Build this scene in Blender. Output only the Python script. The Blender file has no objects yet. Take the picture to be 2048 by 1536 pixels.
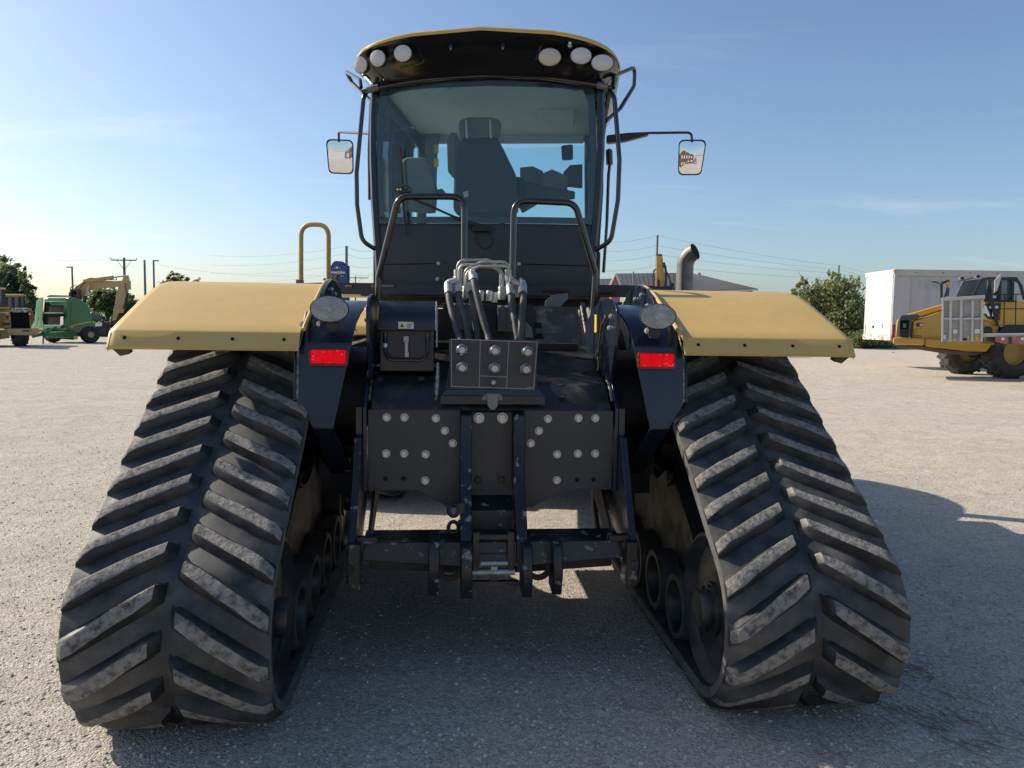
import bpy, bmesh, math, random
from mathutils import Vector, Matrix
V = Vector
R = math.radians
random.seed(7)
scn = bpy.context.scene
col = scn.collection

# ---------------------------------------------------------------- camera
FPX = 1538.0                                  # focal length in pixels of a 2048 px wide frame
PITCH, ROLL, EYE = R(4.6), R(0.8366), 1.68
camd = bpy.data.cameras.new('camera')
camd.sensor_fit = 'HORIZONTAL'; camd.sensor_width = 36.0
camd.lens = 36.0 * FPX / 2048.0
camd.clip_start = 0.05; camd.clip_end = 5000
cam = bpy.data.objects.new('camera', camd); col.objects.link(cam)
c_f = V((0, math.cos(PITCH), -math.sin(PITCH))); c_u0 = V((0, math.sin(PITCH), math.cos(PITCH))); c_r0 = V((1, 0, 0))
c_r = c_r0 * math.cos(ROLL) + c_u0 * math.sin(ROLL); c_u = c_u0 * math.cos(ROLL) - c_r0 * math.sin(ROLL)
cm = Matrix((c_r, c_u, -c_f)).transposed().to_4x4(); cm.translation = V((0, 0, EYE))
cam.matrix_world = cm
scn.camera = cam

# ---------------------------------------------------------------- sky and sun
SUN_AZ, SUN_EL = R(-69), R(34.5)                # azimuth from +Y towards +X
world = bpy.data.worlds.new('World'); scn.world = world; world.use_nodes = True
wn, wl = world.node_tree.nodes, world.node_tree.links
for n in list(wn): wn.remove(n)
wo = wn.new('ShaderNodeOutputWorld'); bg = wn.new('ShaderNodeBackground'); sky = wn.new('ShaderNodeTexSky')
sky.sky_type = 'NISHITA'; sky.sun_disc = False; sky.sun_elevation = SUN_EL; sky.sun_rotation = SUN_AZ
sky.altitude = 250; sky.air_density = 1.0; sky.dust_density = 1.7; sky.ozone_density = 3.4
# thin wisps of cirrus, spread over the whole dome
tc = wn.new('ShaderNodeTexCoord'); sep = wn.new('ShaderNodeSeparateXYZ'); wl.new(tc.outputs['Generated'], sep.inputs[0])
zc = wn.new('ShaderNodeMath'); zc.operation = 'ADD'; zc.inputs[1].default_value = 0.16; wl.new(sep.outputs['Z'], zc.inputs[0])
zm = wn.new('ShaderNodeMath'); zm.operation = 'MAXIMUM'; zm.inputs[1].default_value = 0.06; wl.new(zc.outputs[0], zm.inputs[0])
dx = wn.new('ShaderNodeMath'); dx.operation = 'DIVIDE'; wl.new(sep.outputs['X'], dx.inputs[0]); wl.new(zm.outputs[0], dx.inputs[1])
dy = wn.new('ShaderNodeMath'); dy.operation = 'DIVIDE'; wl.new(sep.outputs['Y'], dy.inputs[0]); wl.new(zm.outputs[0], dy.inputs[1])
cmb = wn.new('ShaderNodeCombineXYZ'); wl.new(dx.outputs[0], cmb.inputs[0]); wl.new(dy.outputs[0], cmb.inputs[1])
mp = wn.new('ShaderNodeMapping'); mp.inputs['Scale'].default_value = (0.5, 1.7, 1); mp.inputs['Rotation'].default_value = (0, 0, R(-14)); mp.inputs['Location'].default_value = (4.4, 0.3, 0)
wl.new(cmb.outputs[0], mp.inputs[0])
cn = wn.new('ShaderNodeTexNoise'); cn.inputs['Scale'].default_value = 1.5; cn.inputs['Detail'].default_value = 7; cn.inputs['Roughness'].default_value = 0.55; cn.inputs['Distortion'].default_value = 0.6
wl.new(mp.outputs[0], cn.inputs['Vector'])
cr = wn.new('ShaderNodeValToRGB'); cr.color_ramp.elements[0].position = 0.58; cr.color_ramp.elements[1].position = 0.85
cr.color_ramp.elements[0].color = (0, 0, 0, 1); cr.color_ramp.elements[1].color = (0.17, 0.17, 0.17, 1)
wl.new(cn.outputs['Fac'], cr.inputs[0])
mx = wn.new('ShaderNodeMix'); mx.data_type = 'RGBA'
wl.new(cr.outputs[0], mx.inputs['Factor']); wl.new(sky.outputs[0], mx.inputs['A']); mx.inputs['B'].default_value = (9.0, 9.1, 9.2, 1)
wl.new(mx.outputs['Result'], bg.inputs[0]); bg.inputs[1].default_value = 0.083
wl.new(bg.outputs[0], wo.inputs[0])
sund = bpy.data.lights.new('sun', 'SUN'); sund.energy = 3.3; sund.angle = R(0.53); sund.color = (1.0, 0.90, 0.76)
sun = bpy.data.objects.new('sun', sund); col.objects.link(sun)
sdir = V((math.sin(SUN_AZ) * math.cos(SUN_EL), math.cos(SUN_AZ) * math.cos(SUN_EL), math.sin(SUN_EL)))
sun.rotation_euler = sdir.to_track_quat('Z', 'Y').to_euler()
vs = scn.view_settings
vs.view_transform = 'Standard'; vs.look = 'None'; vs.gamma = 1; vs.use_curve_mapping = False; vs.exposure = 0.88
scn.render.resolution_x = 1024; scn.render.resolution_y = 768
scn.render.engine = 'CYCLES'
scn.cycles.transparent_max_bounces = 16

# ---------------------------------------------------------------- measuring helpers
def ray(px, py): return c_f + c_r * ((px - 1024) / FPX) - c_u * ((py - 768) / FPX)
EYEV = V((0, 0, EYE))
def frame(x, y, yaw): return Matrix.Translation((x, y, 0.08)) @ Matrix.Rotation(yaw, 4, 'Z')
ROOTM = frame(-0.0643, 3.5, R(4.8213))        # rear half of the tractor
CABW = frame(-0.225, 5.9, R(-4.5))            # front half, steered a little to the right
CABM = ROOTM.inverted() @ CABW
def inframe(M, px, py, Y):
    Mi = M.inverted(); o = Mi @ EYEV; d = Mi.to_3x3() @ ray(px, py)
    return o + d * ((Y - o.y) / d.y)
def L(px, py, Y): return inframe(ROOTM, px, py, Y)      # rear-half metres at distance Y along its axis
def K(px, py, Y): return inframe(CABW, px, py, Y)       # cab metres
def W(px, py, y): d = ray(px, py); return EYEV + d * (y / d.y)
def G(px, py, z=0.0): d = ray(px, py); return EYEV + d * ((z - EYE) / d.z)

# ---------------------------------------------------------------- mesh helpers
def fillet(pts, r, n=5, closed=False):
    pts = [V(p) for p in pts]; out = []
    N = len(pts)
    for i, p in enumerate(pts):
        if not closed and i in (0, N - 1): out.append(p); continue
        a, b = pts[i - 1] - p, pts[(i + 1) % N] - p
        la, lb = a.length, b.length
        if la < 1e-6 or lb < 1e-6: continue
        a /= la; b /= lb
        ang = a.angle(b)
        if ang > math.pi - 0.05: out.append(p); continue
        t = min(r / math.tan(ang / 2), la * 0.45, lb * 0.45)
        p0, p1 = p + a * t, p + b * t
        for k in range(n + 1):
            s = k / n
            out.append(p0 * (1 - s) ** 2 + p * 2 * s * (1 - s) + p1 * s ** 2)
    return out

class MB:
    def __init__(s): s.v = []; s.f = []; s.m = []
    def add(s, vs, fs, m=0):
        o = len(s.v); s.v += [V(x) for x in vs]; s.f += [[i + o for i in f] for f in fs]; s.m += [m] * len(fs); return s
    def box(s, c, d, m=0, rot=None):
        x, y, z = d[0] / 2, d[1] / 2, d[2] / 2; c = V(c)
        vs = [V((a * x, b * y, e * z)) for a in (-1, 1) for b in (-1, 1) for e in (-1, 1)]
        if rot: vs = [rot @ q for q in vs]
        return s.add([c + q for q in vs], [(0, 1, 3, 2), (4, 6, 7, 5), (0, 4, 5, 1), (2, 3, 7, 6), (0, 2, 6, 4), (1, 5, 7, 3)], m)
    def prism(s, pts, ext, m=0):
        pts = [V(p) for p in pts]; ext = V(ext); n = len(pts)
        return s.add(pts + [p + ext for p in pts], [list(range(n)), list(range(2 * n - 1, n - 1, -1))] + [(i, (i + 1) % n, n + (i + 1) % n, n + i) for i in range(n)], m)
    def sheet(s, rows, t, m=0):
        # thick sheet from a grid of points; t = thickness vector
        t = V(t); a, b = len(rows), len(rows[0]); vs = [V(p) for r in rows for p in r]
        n = a * b; fs = []
        for i in range(a - 1):
            for j in range(b - 1):
                q = (i * b + j, i * b + j + 1, (i + 1) * b + j + 1, (i + 1) * b + j)
                fs.append(q); fs.append(tuple(k + n for k in reversed(q)))
        ring = [j for j in range(b)] + [i * b + b - 1 for i in range(1, a)] + [(a - 1) * b + j for j in range(b - 2, -1, -1)] + [i * b for i in range(a - 2, 0, -1)]
        for i in range(len(ring)): p, q = ring[i], ring[(i + 1) % len(ring)]; fs.append((p, q, q + n, p + n))
        return s.add(vs + [p + t for p in vs], fs, m)
    def tube(s, path, r, n=10, m=0, closed=False, r1=None):
        path = [V(p) for p in path]; N = len(path); up = None; rings = []
        for i, p in enumerate(path):
            if closed: t = path[(i + 1) % N] - path[i - 1]
            else: t = path[min(i + 1, N - 1)] - path[max(i - 1, 0)]
            t.normalize()
            if up is None:
                up = t.cross(V((0, 0, 1)) if abs(t.z) < 0.9 else V((1, 0, 0))).normalized()
            up = (up - t * up.dot(t)).normalized(); w = t.cross(up)
            rr = r if r1 is None else r + (r1 - r) * i / (N - 1)
            rings.append([p + (up * math.cos(2 * math.pi * k / n) + w * math.sin(2 * math.pi * k / n)) * rr for k in range(n)])
        fs = []; e = N if closed else N - 1
        for i in range(e):
            a, b = i * n, ((i + 1) % N) * n
            fs += [(a + k, a + (k + 1) % n, b + (k + 1) % n, b + k) for k in range(n)]
        if not closed: fs += [list(range(n - 1, -1, -1)), [(N - 1) * n + k for k in range(n)]]
        return s.add([q for r_ in rings for q in r_], fs, m)
    def lathe(s, o, ax, prof, n=24, m=0, sx=1.0, sy=1.0, up=None, phase=0.0):
        # prof: (radius, height along ax); closed solid if it starts and ends at r=0
        o = V(o); ax = V(ax).normalized()
        u = (V(up) if up else (V((0, 0, 1)) if abs(ax.z) < 0.9 else V((1, 0, 0)))); u = (u - ax * u.dot(ax)).normalized(); w = ax.cross(u)
        vs = []; fs = []; idx = []
        for r, h in prof:
            if r < 1e-6: idx.append([len(vs)]); vs.append(o + ax * h)
            else:
                st = len(vs); idx.append(list(range(st, st + n)))
                vs += [o + ax * h + (u * math.cos(2 * math.pi * k / n + phase) * sy + w * math.sin(2 * math.pi * k / n + phase) * sx) * r for k in range(n)]
        for a, b in zip(idx, idx[1:]):
            for k in range(n):
                if len(a) == 1 and len(b) == 1: continue
                if len(a) == 1: fs.append((a[0], b[k], b[(k + 1) % n]))
                elif len(b) == 1: fs.append((a[k], b[0], a[(k + 1) % n]))
                else: fs.append((a[k], b[k], b[(k + 1) % n], a[(k + 1) % n]))
        return s.add(vs, fs, m)
    def cyl(s, a, b, r, n=16, m=0, phase=0.0):
        a, b = V(a), V(b); h = (b - a).length
        return s.lathe(a, b - a, [(0, 0), (r, 0), (r, h), (0, h)], n, m, phase=phase)
    def mesh(s, name, mats, M=None, recalc=True, sharp=35):
        me = bpy.data.meshes.new(name)
        me.from_pydata([tuple((M @ q) if M else q) for q in s.v], [], s.f)
        for mt in mats: me.materials.append(mt)
        if len(mats) > 1: me.polygons.foreach_set('material_index', s.m)
        if recalc:
            b = bmesh.new(); b.from_mesh(me); bmesh.ops.recalc_face_normals(b, faces=b.faces); b.to_mesh(me); b.free()
        me.shade_smooth(); me.set_sharp_from_angle(angle=R(sharp))
        return me

def link(name, me, parent=None, loc=None, bevel=0):
    o = bpy.data.objects.new(name, me); col.objects.link(o)
    if parent is not None: o.parent = parent
    if loc is not None: o.location = loc
    if bevel:
        b = o.modifiers.new('bevel', 'BEVEL'); b.width = bevel; b.segments = 2; b.limit_method = 'ANGLE'; b.angle_limit = R(40); b.harden_normals = True
    return o
def part(name, mb, mats, parent=None, M=None, bevel=0, loc=None, label=None, sharp=35):
    if not isinstance(mats, (list, tuple)): mats = [mats]
    o = link(name, mb.mesh(name, mats, M, sharp=sharp), parent, loc, bevel)
    if label: o['label'] = label
    return o
def tag(o, label, cat, group=None):
    o['label'] = label; o['category'] = cat
    if group: o['group'] = group
    return o
def thing(name, label, cat, M=None, group=None):
    o = bpy.data.objects.new(name, None); col.objects.link(o); o.empty_display_size = 0.2
    if M is not None: o.matrix_world = M
    return tag(o, label, cat, group)
def struct(o): o['kind'] = 'structure'; return o
def textmesh(s, size, spacing=1.0, bold=0.0, ext=0.0):
    cu = bpy.data.curves.new('t', 'FONT'); cu.body = s; cu.size = size; cu.align_x = 'CENTER'; cu.align_y = 'CENTER'; cu.space_character = spacing; cu.offset = bold; cu.extrude = ext; cu.resolution_u = 3
    o = bpy.data.objects.new('t', cu); col.objects.link(o); bpy.context.view_layer.update()
    me = bpy.data.meshes.new_from_object(o); bpy.data.objects.remove(o); bpy.data.curves.remove(cu)
    return me
def text(name, s, size, origin, xdir, ydir, mat, parent, M=None, spacing=1.0, bold=0.0, shear=0.0):
    me = textmesh(s, size, spacing, bold); xd = V(xdir).normalized(); yd = V(ydir); yd = (yd - xd * yd.dot(xd)).normalized(); o = V(origin)
    for v in me.vertices:
        q = o + xd * (v.co.x + shear * v.co.y) + yd * v.co.y
        v.co = (M @ q) if M else q
    me.materials.clear(); me.materials.append(mat); me.name = name
    return link(name, me, parent)

# ---------------------------------------------------------------- material helpers
def newmat(name):
    m = bpy.data.materials.new(name); m.use_nodes = True
    nt = m.node_tree; return m, nt.nodes, nt.links, nt.nodes['Principled BSDF']
def mat(name, c, rough=0.5, metal=0.0, c2=None, scale=6.0, cov=(0.45, 0.7), bump=0.0, bscale=60.0, coat=0.0, rough2=None, emit=None, estr=0.0, spec=None, detail=6, stretch=None):
    m, ns, ls, b = newmat(name)
    b.inputs['Base Color'].default_value = (*c, 1); b.inputs['Roughness'].default_value = rough; b.inputs['Metallic'].default_value = metal
    if coat: b.inputs['Coat Weight'].default_value = coat; b.inputs['Coat Roughness'].default_value = 0.12
    if spec is not None: b.inputs['Specular IOR Level'].default_value = spec
    t = ns.new('ShaderNodeTexCoord'); src = t.outputs['Object']
    if stretch:
        q = ns.new('ShaderNodeMapping'); q.inputs['Scale'].default_value = stretch; ls.new(src, q.inputs[0]); src = q.outputs[0]
    if c2 is not None:
        n = ns.new('ShaderNodeTexNoise'); n.inputs['Scale'].default_value = scale; n.inputs['Detail'].default_value = detail; n.inputs['Roughness'].default_value = 0.62
        ls.new(src, n.inputs['Vector'])
        r = ns.new('ShaderNodeMapRange'); r.inputs['From Min'].default_value = cov[0]; r.inputs['From Max'].default_value = cov[1]; ls.new(n.outputs['Fac'], r.inputs['Value'])
        x = ns.new('ShaderNodeMix'); x.data_type = 'RGBA'; x.inputs['A'].default_value = (*c, 1); x.inputs['B'].default_value = (*c2, 1); ls.new(r.outputs[0], x.inputs['Factor']); ls.new(x.outputs['Result'], b.inputs['Base Color'])
        if rough2 is not None:
            y = ns.new('ShaderNodeMapRange'); y.inputs['To Min'].default_value = rough; y.inputs['To Max'].default_value = rough2; ls.new(r.outputs[0], y.inputs['Value']); ls.new(y.outputs[0], b.inputs['Roughness'])
    if bump:
        n = ns.new('ShaderNodeTexNoise'); n.inputs['Scale'].default_value = bscale; n.inputs['Detail'].default_value = 8; n.inputs['Roughness'].default_value = 0.65; ls.new(src, n.inputs['Vector'])
        u = ns.new('ShaderNodeBump'); u.inputs['Strength'].default_value = bump; u.inputs['Distance'].default_value = 0.01; ls.new(n.outputs['Fac'], u.inputs['Height']); ls.new(u.outputs[0], b.inputs['Normal'])
    if emit: b.inputs['Emission Color'].default_value = (*emit, 1); b.inputs['Emission Strength'].default_value = estr
    return m

M_black = mat('black_paint', (0.009, 0.015, 0.029), 0.22, c2=(0.017, 0.022, 0.033), scale=5, cov=(0.5, 0.8), rough2=0.40, bump=0.02, bscale=25)
M_blackworn = mat('worn_black_paint', (0.009, 0.010, 0.013), 0.36, c2=(0.19, 0.187, 0.18), scale=19, cov=(0.595, 0.63), rough2=0.6, bump=0.12, bscale=40, detail=9)
M_blackmatte = mat('matte_black', (0.018, 0.018, 0.020), 0.62, c2=(0.030, 0.028, 0.027), scale=8, bump=0.06, bscale=60)
M_plate = mat('satin_black_plate', (0.030, 0.030, 0.033), 0.42, c2=(0.040, 0.038, 0.038), scale=4, cov=(0.4, 0.75), rough2=0.55, bump=0.02, bscale=120)
M_deck = mat('dusty_black_deck', (0.012, 0.013, 0.016), 0.34, c2=(0.055, 0.051, 0.046), scale=9, cov=(0.50, 0.72), rough2=0.6, bump=0.05, bscale=40)
M_under = mat('greasy_chassis', (0.007, 0.007, 0.008), 0.55, c2=(0.018, 0.016, 0.014), scale=7, cov=(0.45, 0.7), rough2=0.8, bump=0.15, bscale=30)
M_brown = mat('dusty_steel_plate', (0.045, 0.040, 0.036), 0.6, c2=(0.022, 0.021, 0.021), scale=4)
M_rust = mat('rusted_steel', (0.075, 0.058, 0.048), 0.6, metal=0.3, c2=(0.03, 0.026, 0.024), scale=18, bump=0.1)
M_yellow = mat('faded_yellow_paint', (0.57, 0.385, 0.120), 0.42, c2=(0.49, 0.345, 0.130), scale=5, cov=(0.42, 0.72), rough2=0.6, bump=0.02, bscale=14, spec=0.4, detail=9)
M_railyel = mat('yellow_rail_paint', (0.50, 0.33, 0.10), 0.45, c2=(0.40, 0.28, 0.11), scale=9)
M_rubber = mat('track_rubber', (0.026, 0.027, 0.029), 0.55, c2=(0.115, 0.108, 0.098), scale=6, cov=(0.40, 0.70), rough2=0.85, bump=0.10, bscale=40)
M_rubwall = mat('dusty_belt_edge', (0.10, 0.10, 0.095), 0.8, c2=(0.045, 0.044, 0.042), scale=14, bump=0.15)
M_lugtop = mat('worn_lug_face', (0.235, 0.218, 0.195), 0.9, c2=(0.060, 0.058, 0.056), scale=34, cov=(0.44, 0.66), bump=1.0, bscale=48, detail=10)
M_lugside = mat('clean_lug_flank', (0.013, 0.014, 0.016), 0.5, c2=(0.060, 0.057, 0.053), scale=11, cov=(0.48, 0.75), bump=0.08, bscale=60)
M_steel = mat('zinc_steel', (0.44, 0.44, 0.41), 0.5, metal=0.55, c2=(0.30, 0.29, 0.26), scale=30)
M_bolt = mat('zinc_bolt', (0.62, 0.60, 0.54), 0.42, metal=0.55, c2=(0.42, 0.39, 0.33), scale=40)
M_brass = mat('brass_fitting', (0.50, 0.37, 0.15), 0.5, metal=0.6)
M_hose = mat('hydraulic_hose', (0.045, 0.044, 0.042), 0.62, c2=(0.085, 0.08, 0.07), scale=30, bump=0.1, bscale=160)
M_pipe = mat('black_tube_rail', (0.010, 0.012, 0.013), 0.22, c2=(0.018, 0.018, 0.018), scale=10, coat=0.5)
M_grey = mat('grey_cast_socket', (0.17, 0.17, 0.16), 0.55)
M_white = mat('white_print', (0.72, 0.72, 0.69), 0.5, c2=(0.40, 0.40, 0.38), scale=60, cov=(0.6, 0.75))
M_redprint = mat('red_print', (0.16, 0.012, 0.012), 0.6)
M_yelprint = mat('yellow_label', (0.72, 0.52, 0.05), 0.5)
M_hole = mat('dark_opening', (0.004, 0.004, 0.004), 0.9)
M_weld = mat('bare_weld_bead', (0.24, 0.225, 0.20), 0.45, metal=0.6, c2=(0.05, 0.045, 0.045), scale=50, cov=(0.45, 0.6), bump=0.6, bscale=90)
M_exh = mat('exhaust_steel', (0.20, 0.195, 0.185), 0.55, metal=0.5, c2=(0.13, 0.12, 0.11), scale=6, bump=0.03)
M_head = mat('grey_headliner', (0.58, 0.59, 0.58), 0.9)
M_seat = mat('dark_seat_cloth', (0.030, 0.036, 0.046), 0.85, c2=(0.045, 0.05, 0.06), scale=20, bump=0.2, bscale=200)
M_trim = mat('grey_cab_trim', (0.16, 0.165, 0.17), 0.75, c2=(0.12, 0.125, 0.13), scale=8)
M_mirror = mat('mirror_glass', (0.88, 0.9, 0.9), 0.015, metal=1.0)
def lens_mat(name, c, stripes=0.0):
    m, ns, ls, b = newmat(name)
    b.inputs['Base Color'].default_value = (*c, 1); b.inputs['Roughness'].default_value = 0.22; b.inputs['Subsurface Weight'].default_value = 0.0; b.inputs['Coat Weight'].default_value = 0.6; b.inputs['Coat Roughness'].default_value = 0.04
    t = ns.new('ShaderNodeTexCoord'); w = ns.new('ShaderNodeTexWave'); w.bands_direction = 'Z'; w.inputs['Scale'].default_value = stripes or 30
    ls.new(t.outputs['Object'], w.inputs['Vector']); u = ns.new('ShaderNodeBump'); u.inputs['Strength'].default_value = 0.35; u.inputs['Distance'].default_value = 0.004; ls.new(w.outputs['Fac'], u.inputs['Height']); ls.new(u.outputs[0], b.inputs['Normal'])
    return m
M_lens = lens_mat('ribbed_clear_lens', (0.30, 0.305, 0.30), 60)
M_lamplens = lens_mat('frosted_lamp_lens', (0.58, 0.58, 0.56), 30)
m, ns, ls, b = newmat('lit_red_lens')
t = ns.new('ShaderNodeTexCoord'); vo = ns.new('ShaderNodeTexVoronoi'); vo.inputs['Scale'].default_value = 55; ls.new(t.outputs['Object'], vo.inputs['Vector'])
rp = ns.new('ShaderNodeValToRGB'); rp.color_ramp.elements[0].color = (0.95, 0.09, 0.02, 1); rp.color_ramp.elements[0].position = 0.06; rp.color_ramp.elements[1].color = (0.62, 0.0, 0.006, 1); rp.color_ramp.elements[1].position = 0.3
ls.new(vo.outputs['Distance'], rp.inputs[0]); ls.new(rp.outputs[0], b.inputs['Base Color']); ls.new(rp.outputs[0], b.inputs['Emission Color']); b.inputs['Emission Strength'].default_value = 0.34; b.inputs['Roughness'].default_value = 0.35; b.inputs['Specular IOR Level'].default_value = 0.15
M_red = m
M_redrim = mat('dark_red_lens_rim', (0.20, 0.004, 0.008), 0.25)
def glass(name, tint, dust, dcol):
    m, ns, ls, b = newmat(name); out = ns['Material Output']; ns.remove(b)
    tr = ns.new('ShaderNodeBsdfTransparent'); tr.inputs[0].default_value = (*tint, 1)
    gl = ns.new('ShaderNodeBsdfGlossy'); gl.inputs['Roughness'].default_value = 0.02; gl.inputs[0].default_value = (1, 1, 1, 1)
    df = ns.new('ShaderNodeBsdfDiffuse'); df.inputs[0].default_value = (*dcol, 1)
    fr = ns.new('ShaderNodeFresnel'); fr.inputs[0].default_value = 1.36
    m1 = ns.new('ShaderNodeMixShader'); m1.inputs[0].default_value = dust; ls.new(tr.outputs[0], m1.inputs[1]); ls.new(df.outputs[0], m1.inputs[2])
    m2 = ns.new('ShaderNodeMixShader'); ls.new(fr.outputs[0], m2.inputs[0]); ls.new(m1.outputs[0], m2.inputs[1]); ls.new(gl.outputs[0], m2.inputs[2])
    ls.new(m2.outputs[0], out.inputs[0]); return m
M_glass = glass('dusty_tinted_glass', (0.84, 0.95, 0.96), 0.03, (0.40, 0.50, 0.58))
M_lampg = glass('lamp_cover_glass', (0.90, 0.92, 0.93), 0.30, (0.62, 0.62, 0.61)); M_lampm = glass('milky_lamp_cover', (0.85, 0.86, 0.87), 0.62, (0.74, 0.74, 0.73))
M_refl = mat('lamp_reflector', (0.75, 0.76, 0.76), 0.22, metal=1.0, bump=0.25, bscale=45)
M_glass2 = glass('tinted_glass', (0.88, 0.97, 0.97), 0.02, (0.4, 0.5, 0.5))
# ---------------------------------------------------------------- ground
def ground_mat():
    m, ns, ls, b = newmat('gravel_lot')
    t = ns.new('ShaderNodeTexCoord'); P = t.outputs['Object']
    def noise(s, d=6, r=0.6, dist=0.0):
        n = ns.new('ShaderNodeTexNoise'); n.inputs['Scale'].default_value = s; n.inputs['Detail'].default_value = d; n.inputs['Roughness'].default_value = r; n.inputs['Distortion'].default_value = dist; ls.new(P, n.inputs['Vector']); return n.outputs['Fac']
    def rng(src, a, c, lo=0.0, hi=1.0):
        r = ns.new('ShaderNodeMapRange'); r.inputs['From Min'].default_value = a; r.inputs['From Max'].default_value = c; r.inputs['To Min'].default_value = lo; r.inputs['To Max'].default_value = hi; ls.new(src, r.inputs['Value']); return r.outputs[0]
    def mix(f, a, c, mode='MIX'):
        x = ns.new('ShaderNodeMix'); x.data_type = 'RGBA'; x.blend_type = mode
        for k, q in (('A', a), ('B', c)):
            if isinstance(q, tuple): x.inputs[k].default_value = (*q, 1)
            else: ls.new(q, x.inputs[k])
        if isinstance(f, float): x.inputs['Factor'].default_value = f
        else: ls.new(f, x.inputs['Factor'])
        return x.outputs['Result']
    s = ns.new('ShaderNodeSeparateXYZ'); ls.new(P, s.inputs[0])
    big = noise(0.22, 5, 0.6, 0.4)
    # crushed grey stone on the left of the lot, sandier on the right
    wob = ns.new('ShaderNodeMath'); wob.operation = 'MULTIPLY_ADD'; wob.inputs[1].default_value = 9.0; ls.new(big, wob.inputs[0]); ls.new(s.outputs['X'], wob.inputs[2])
    side = rng(wob.outputs[0], 3.0, 9.0)
    c = mix(side, (0.53, 0.515, 0.485), (0.68, 0.59, 0.455))
    c = mix(rng(noise(0.9, 8, 0.65, 0.8), 0.44, 0.64, 0.0, 0.65), c, (0.40, 0.34, 0.275))
    c = mix(rng(noise(0.16, 7, 0.62, 0.5), 0.46, 0.62, 0.0, 0.6), c, (0.60, 0.53, 0.45))
    st = ns.new('ShaderNodeMapping'); st.inputs['Scale'].default_value = (0.5, 3.2, 1); st.inputs['Rotation'].default_value = (0, 0, R(9)); ls.new(P, st.inputs[0])
    sn = ns.new('ShaderNodeTexNoise'); sn.inputs['Scale'].default_value = 1.1; sn.inputs['Detail'].default_value = 7; ls.new(st.outputs[0], sn.inputs['Vector'])
    c = mix(rng(sn.outputs['Fac'], 0.50, 0.66, 0.0, 0.55), c, (0.41, 0.39, 0.37))
    c = mix(rng(noise(2.1, 9, 0.68, 1.2), 0.52, 0.64, 0.0, 0.60), c, (0.245, 0.215, 0.185))
    c = mix(rng(noise(0.5, 7, 0.62, 0.9), 0.52, 0.66, 0.0, 0.40), c, (0.62, 0.525, 0.40))
    wm = ns.new('ShaderNodeMapping'); wm.inputs['Rotation'].default_value = (0, 0, R(52)); ls.new(P, wm.inputs[0])
    wv = ns.new('ShaderNodeTexWave'); wv.inputs['Scale'].default_value = 0.16; wv.inputs['Distortion'].default_value = 5.0; wv.inputs['Detail'].default_value = 3; wv.inputs['Detail Scale'].default_value = 0.6; ls.new(wm.outputs[0], wv.inputs['Vector'])
    c = mix(rng(wv.outputs['Fac'], 0.62, 1.0, 0.0, 0.30), c, (0.66, 0.58, 0.48))
    c = mix(rng(noise(9, 9, 0.75, 0.5), 0.44, 0.66, 0.0, 0.5), c, (0.33, 0.30, 0.27))
    c = mix(rng(noise(17, 8, 0.75), 0.54, 0.72, 0.0, 0.5), c, (0.70, 0.64, 0.57))
    vo = ns.new('ShaderNodeTexVoronoi'); vo.inputs['Scale'].default_value = 78; ls.new(P, vo.inputs['Vector'])
    vr = ns.new('ShaderNodeSeparateColor'); ls.new(vo.outputs['Color'], vr.inputs[0])
    c = mix(rng(vr.outputs[0], 0.0, 1.0, 0.0, 0.9), mix(0.55, c, (0.15, 0.142, 0.135)), mix(0.4, c, (0.78, 0.73, 0.67)))
    c = mix(rng(noise(260, 3), 0.35, 0.65, 0.0, 0.35), c, (0.24, 0.222, 0.205))
    c = mix(1.0, c, (1.17, 1.135, 1.06), 'MULTIPLY')
    ls.new(c, b.inputs['Base Color']); b.inputs['Roughness'].default_value = 0.95; b.inputs['Specular IOR Level'].default_value = 0.2
    v2 = ns.new('ShaderNodeTexVoronoi'); v2.inputs['Scale'].default_value = 95; ls.new(P, v2.inputs['Vector'])
    hs = ns.new('ShaderNodeMath'); hs.operation = 'MULTIPLY_ADD'; hs.inputs[1].default_value = -0.9; ls.new(v2.outputs['Distance'], hs.inputs[0]); ls.new(noise(46, 9, 0.74), hs.inputs[2])
    u = ns.new('ShaderNodeBump'); u.inputs['Strength'].default_value = 0.8; u.inputs['Distance'].default_value = 0.012; ls.new(hs.outputs[0], u.inputs['Height'])
    u2 = ns.new('ShaderNodeBump'); u2.inputs['Strength'].default_value = 0.5; u2.inputs['Distance'].default_value = 0.07; ls.new(noise(3.2, 4, 0.55), u2.inputs['Height']); ls.new(u2.outputs[0], u.inputs['Normal'])
    ls.new(u.outputs[0], b.inputs['Normal'])
    return m
M_ground = ground_mat()
g = MB()
xs = [-900, -250, -90, -40, -20, -10, -5, 0, 5, 10, 20, 40, 90, 250, 900]; ys = [-700, -200, -60, -20, -8, 0, 4, 8, 14, 22, 35, 60, 120, 300, 1500]
g.add([(x, y, 0) for y in ys for x in xs], [(j * 15 + i, j * 15 + i + 1, (j + 1) * 15 + i + 1, (j + 1) * 15 + i) for j in range(14) for i in range(14)])
struct(part('ground', g, M_ground))

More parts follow.
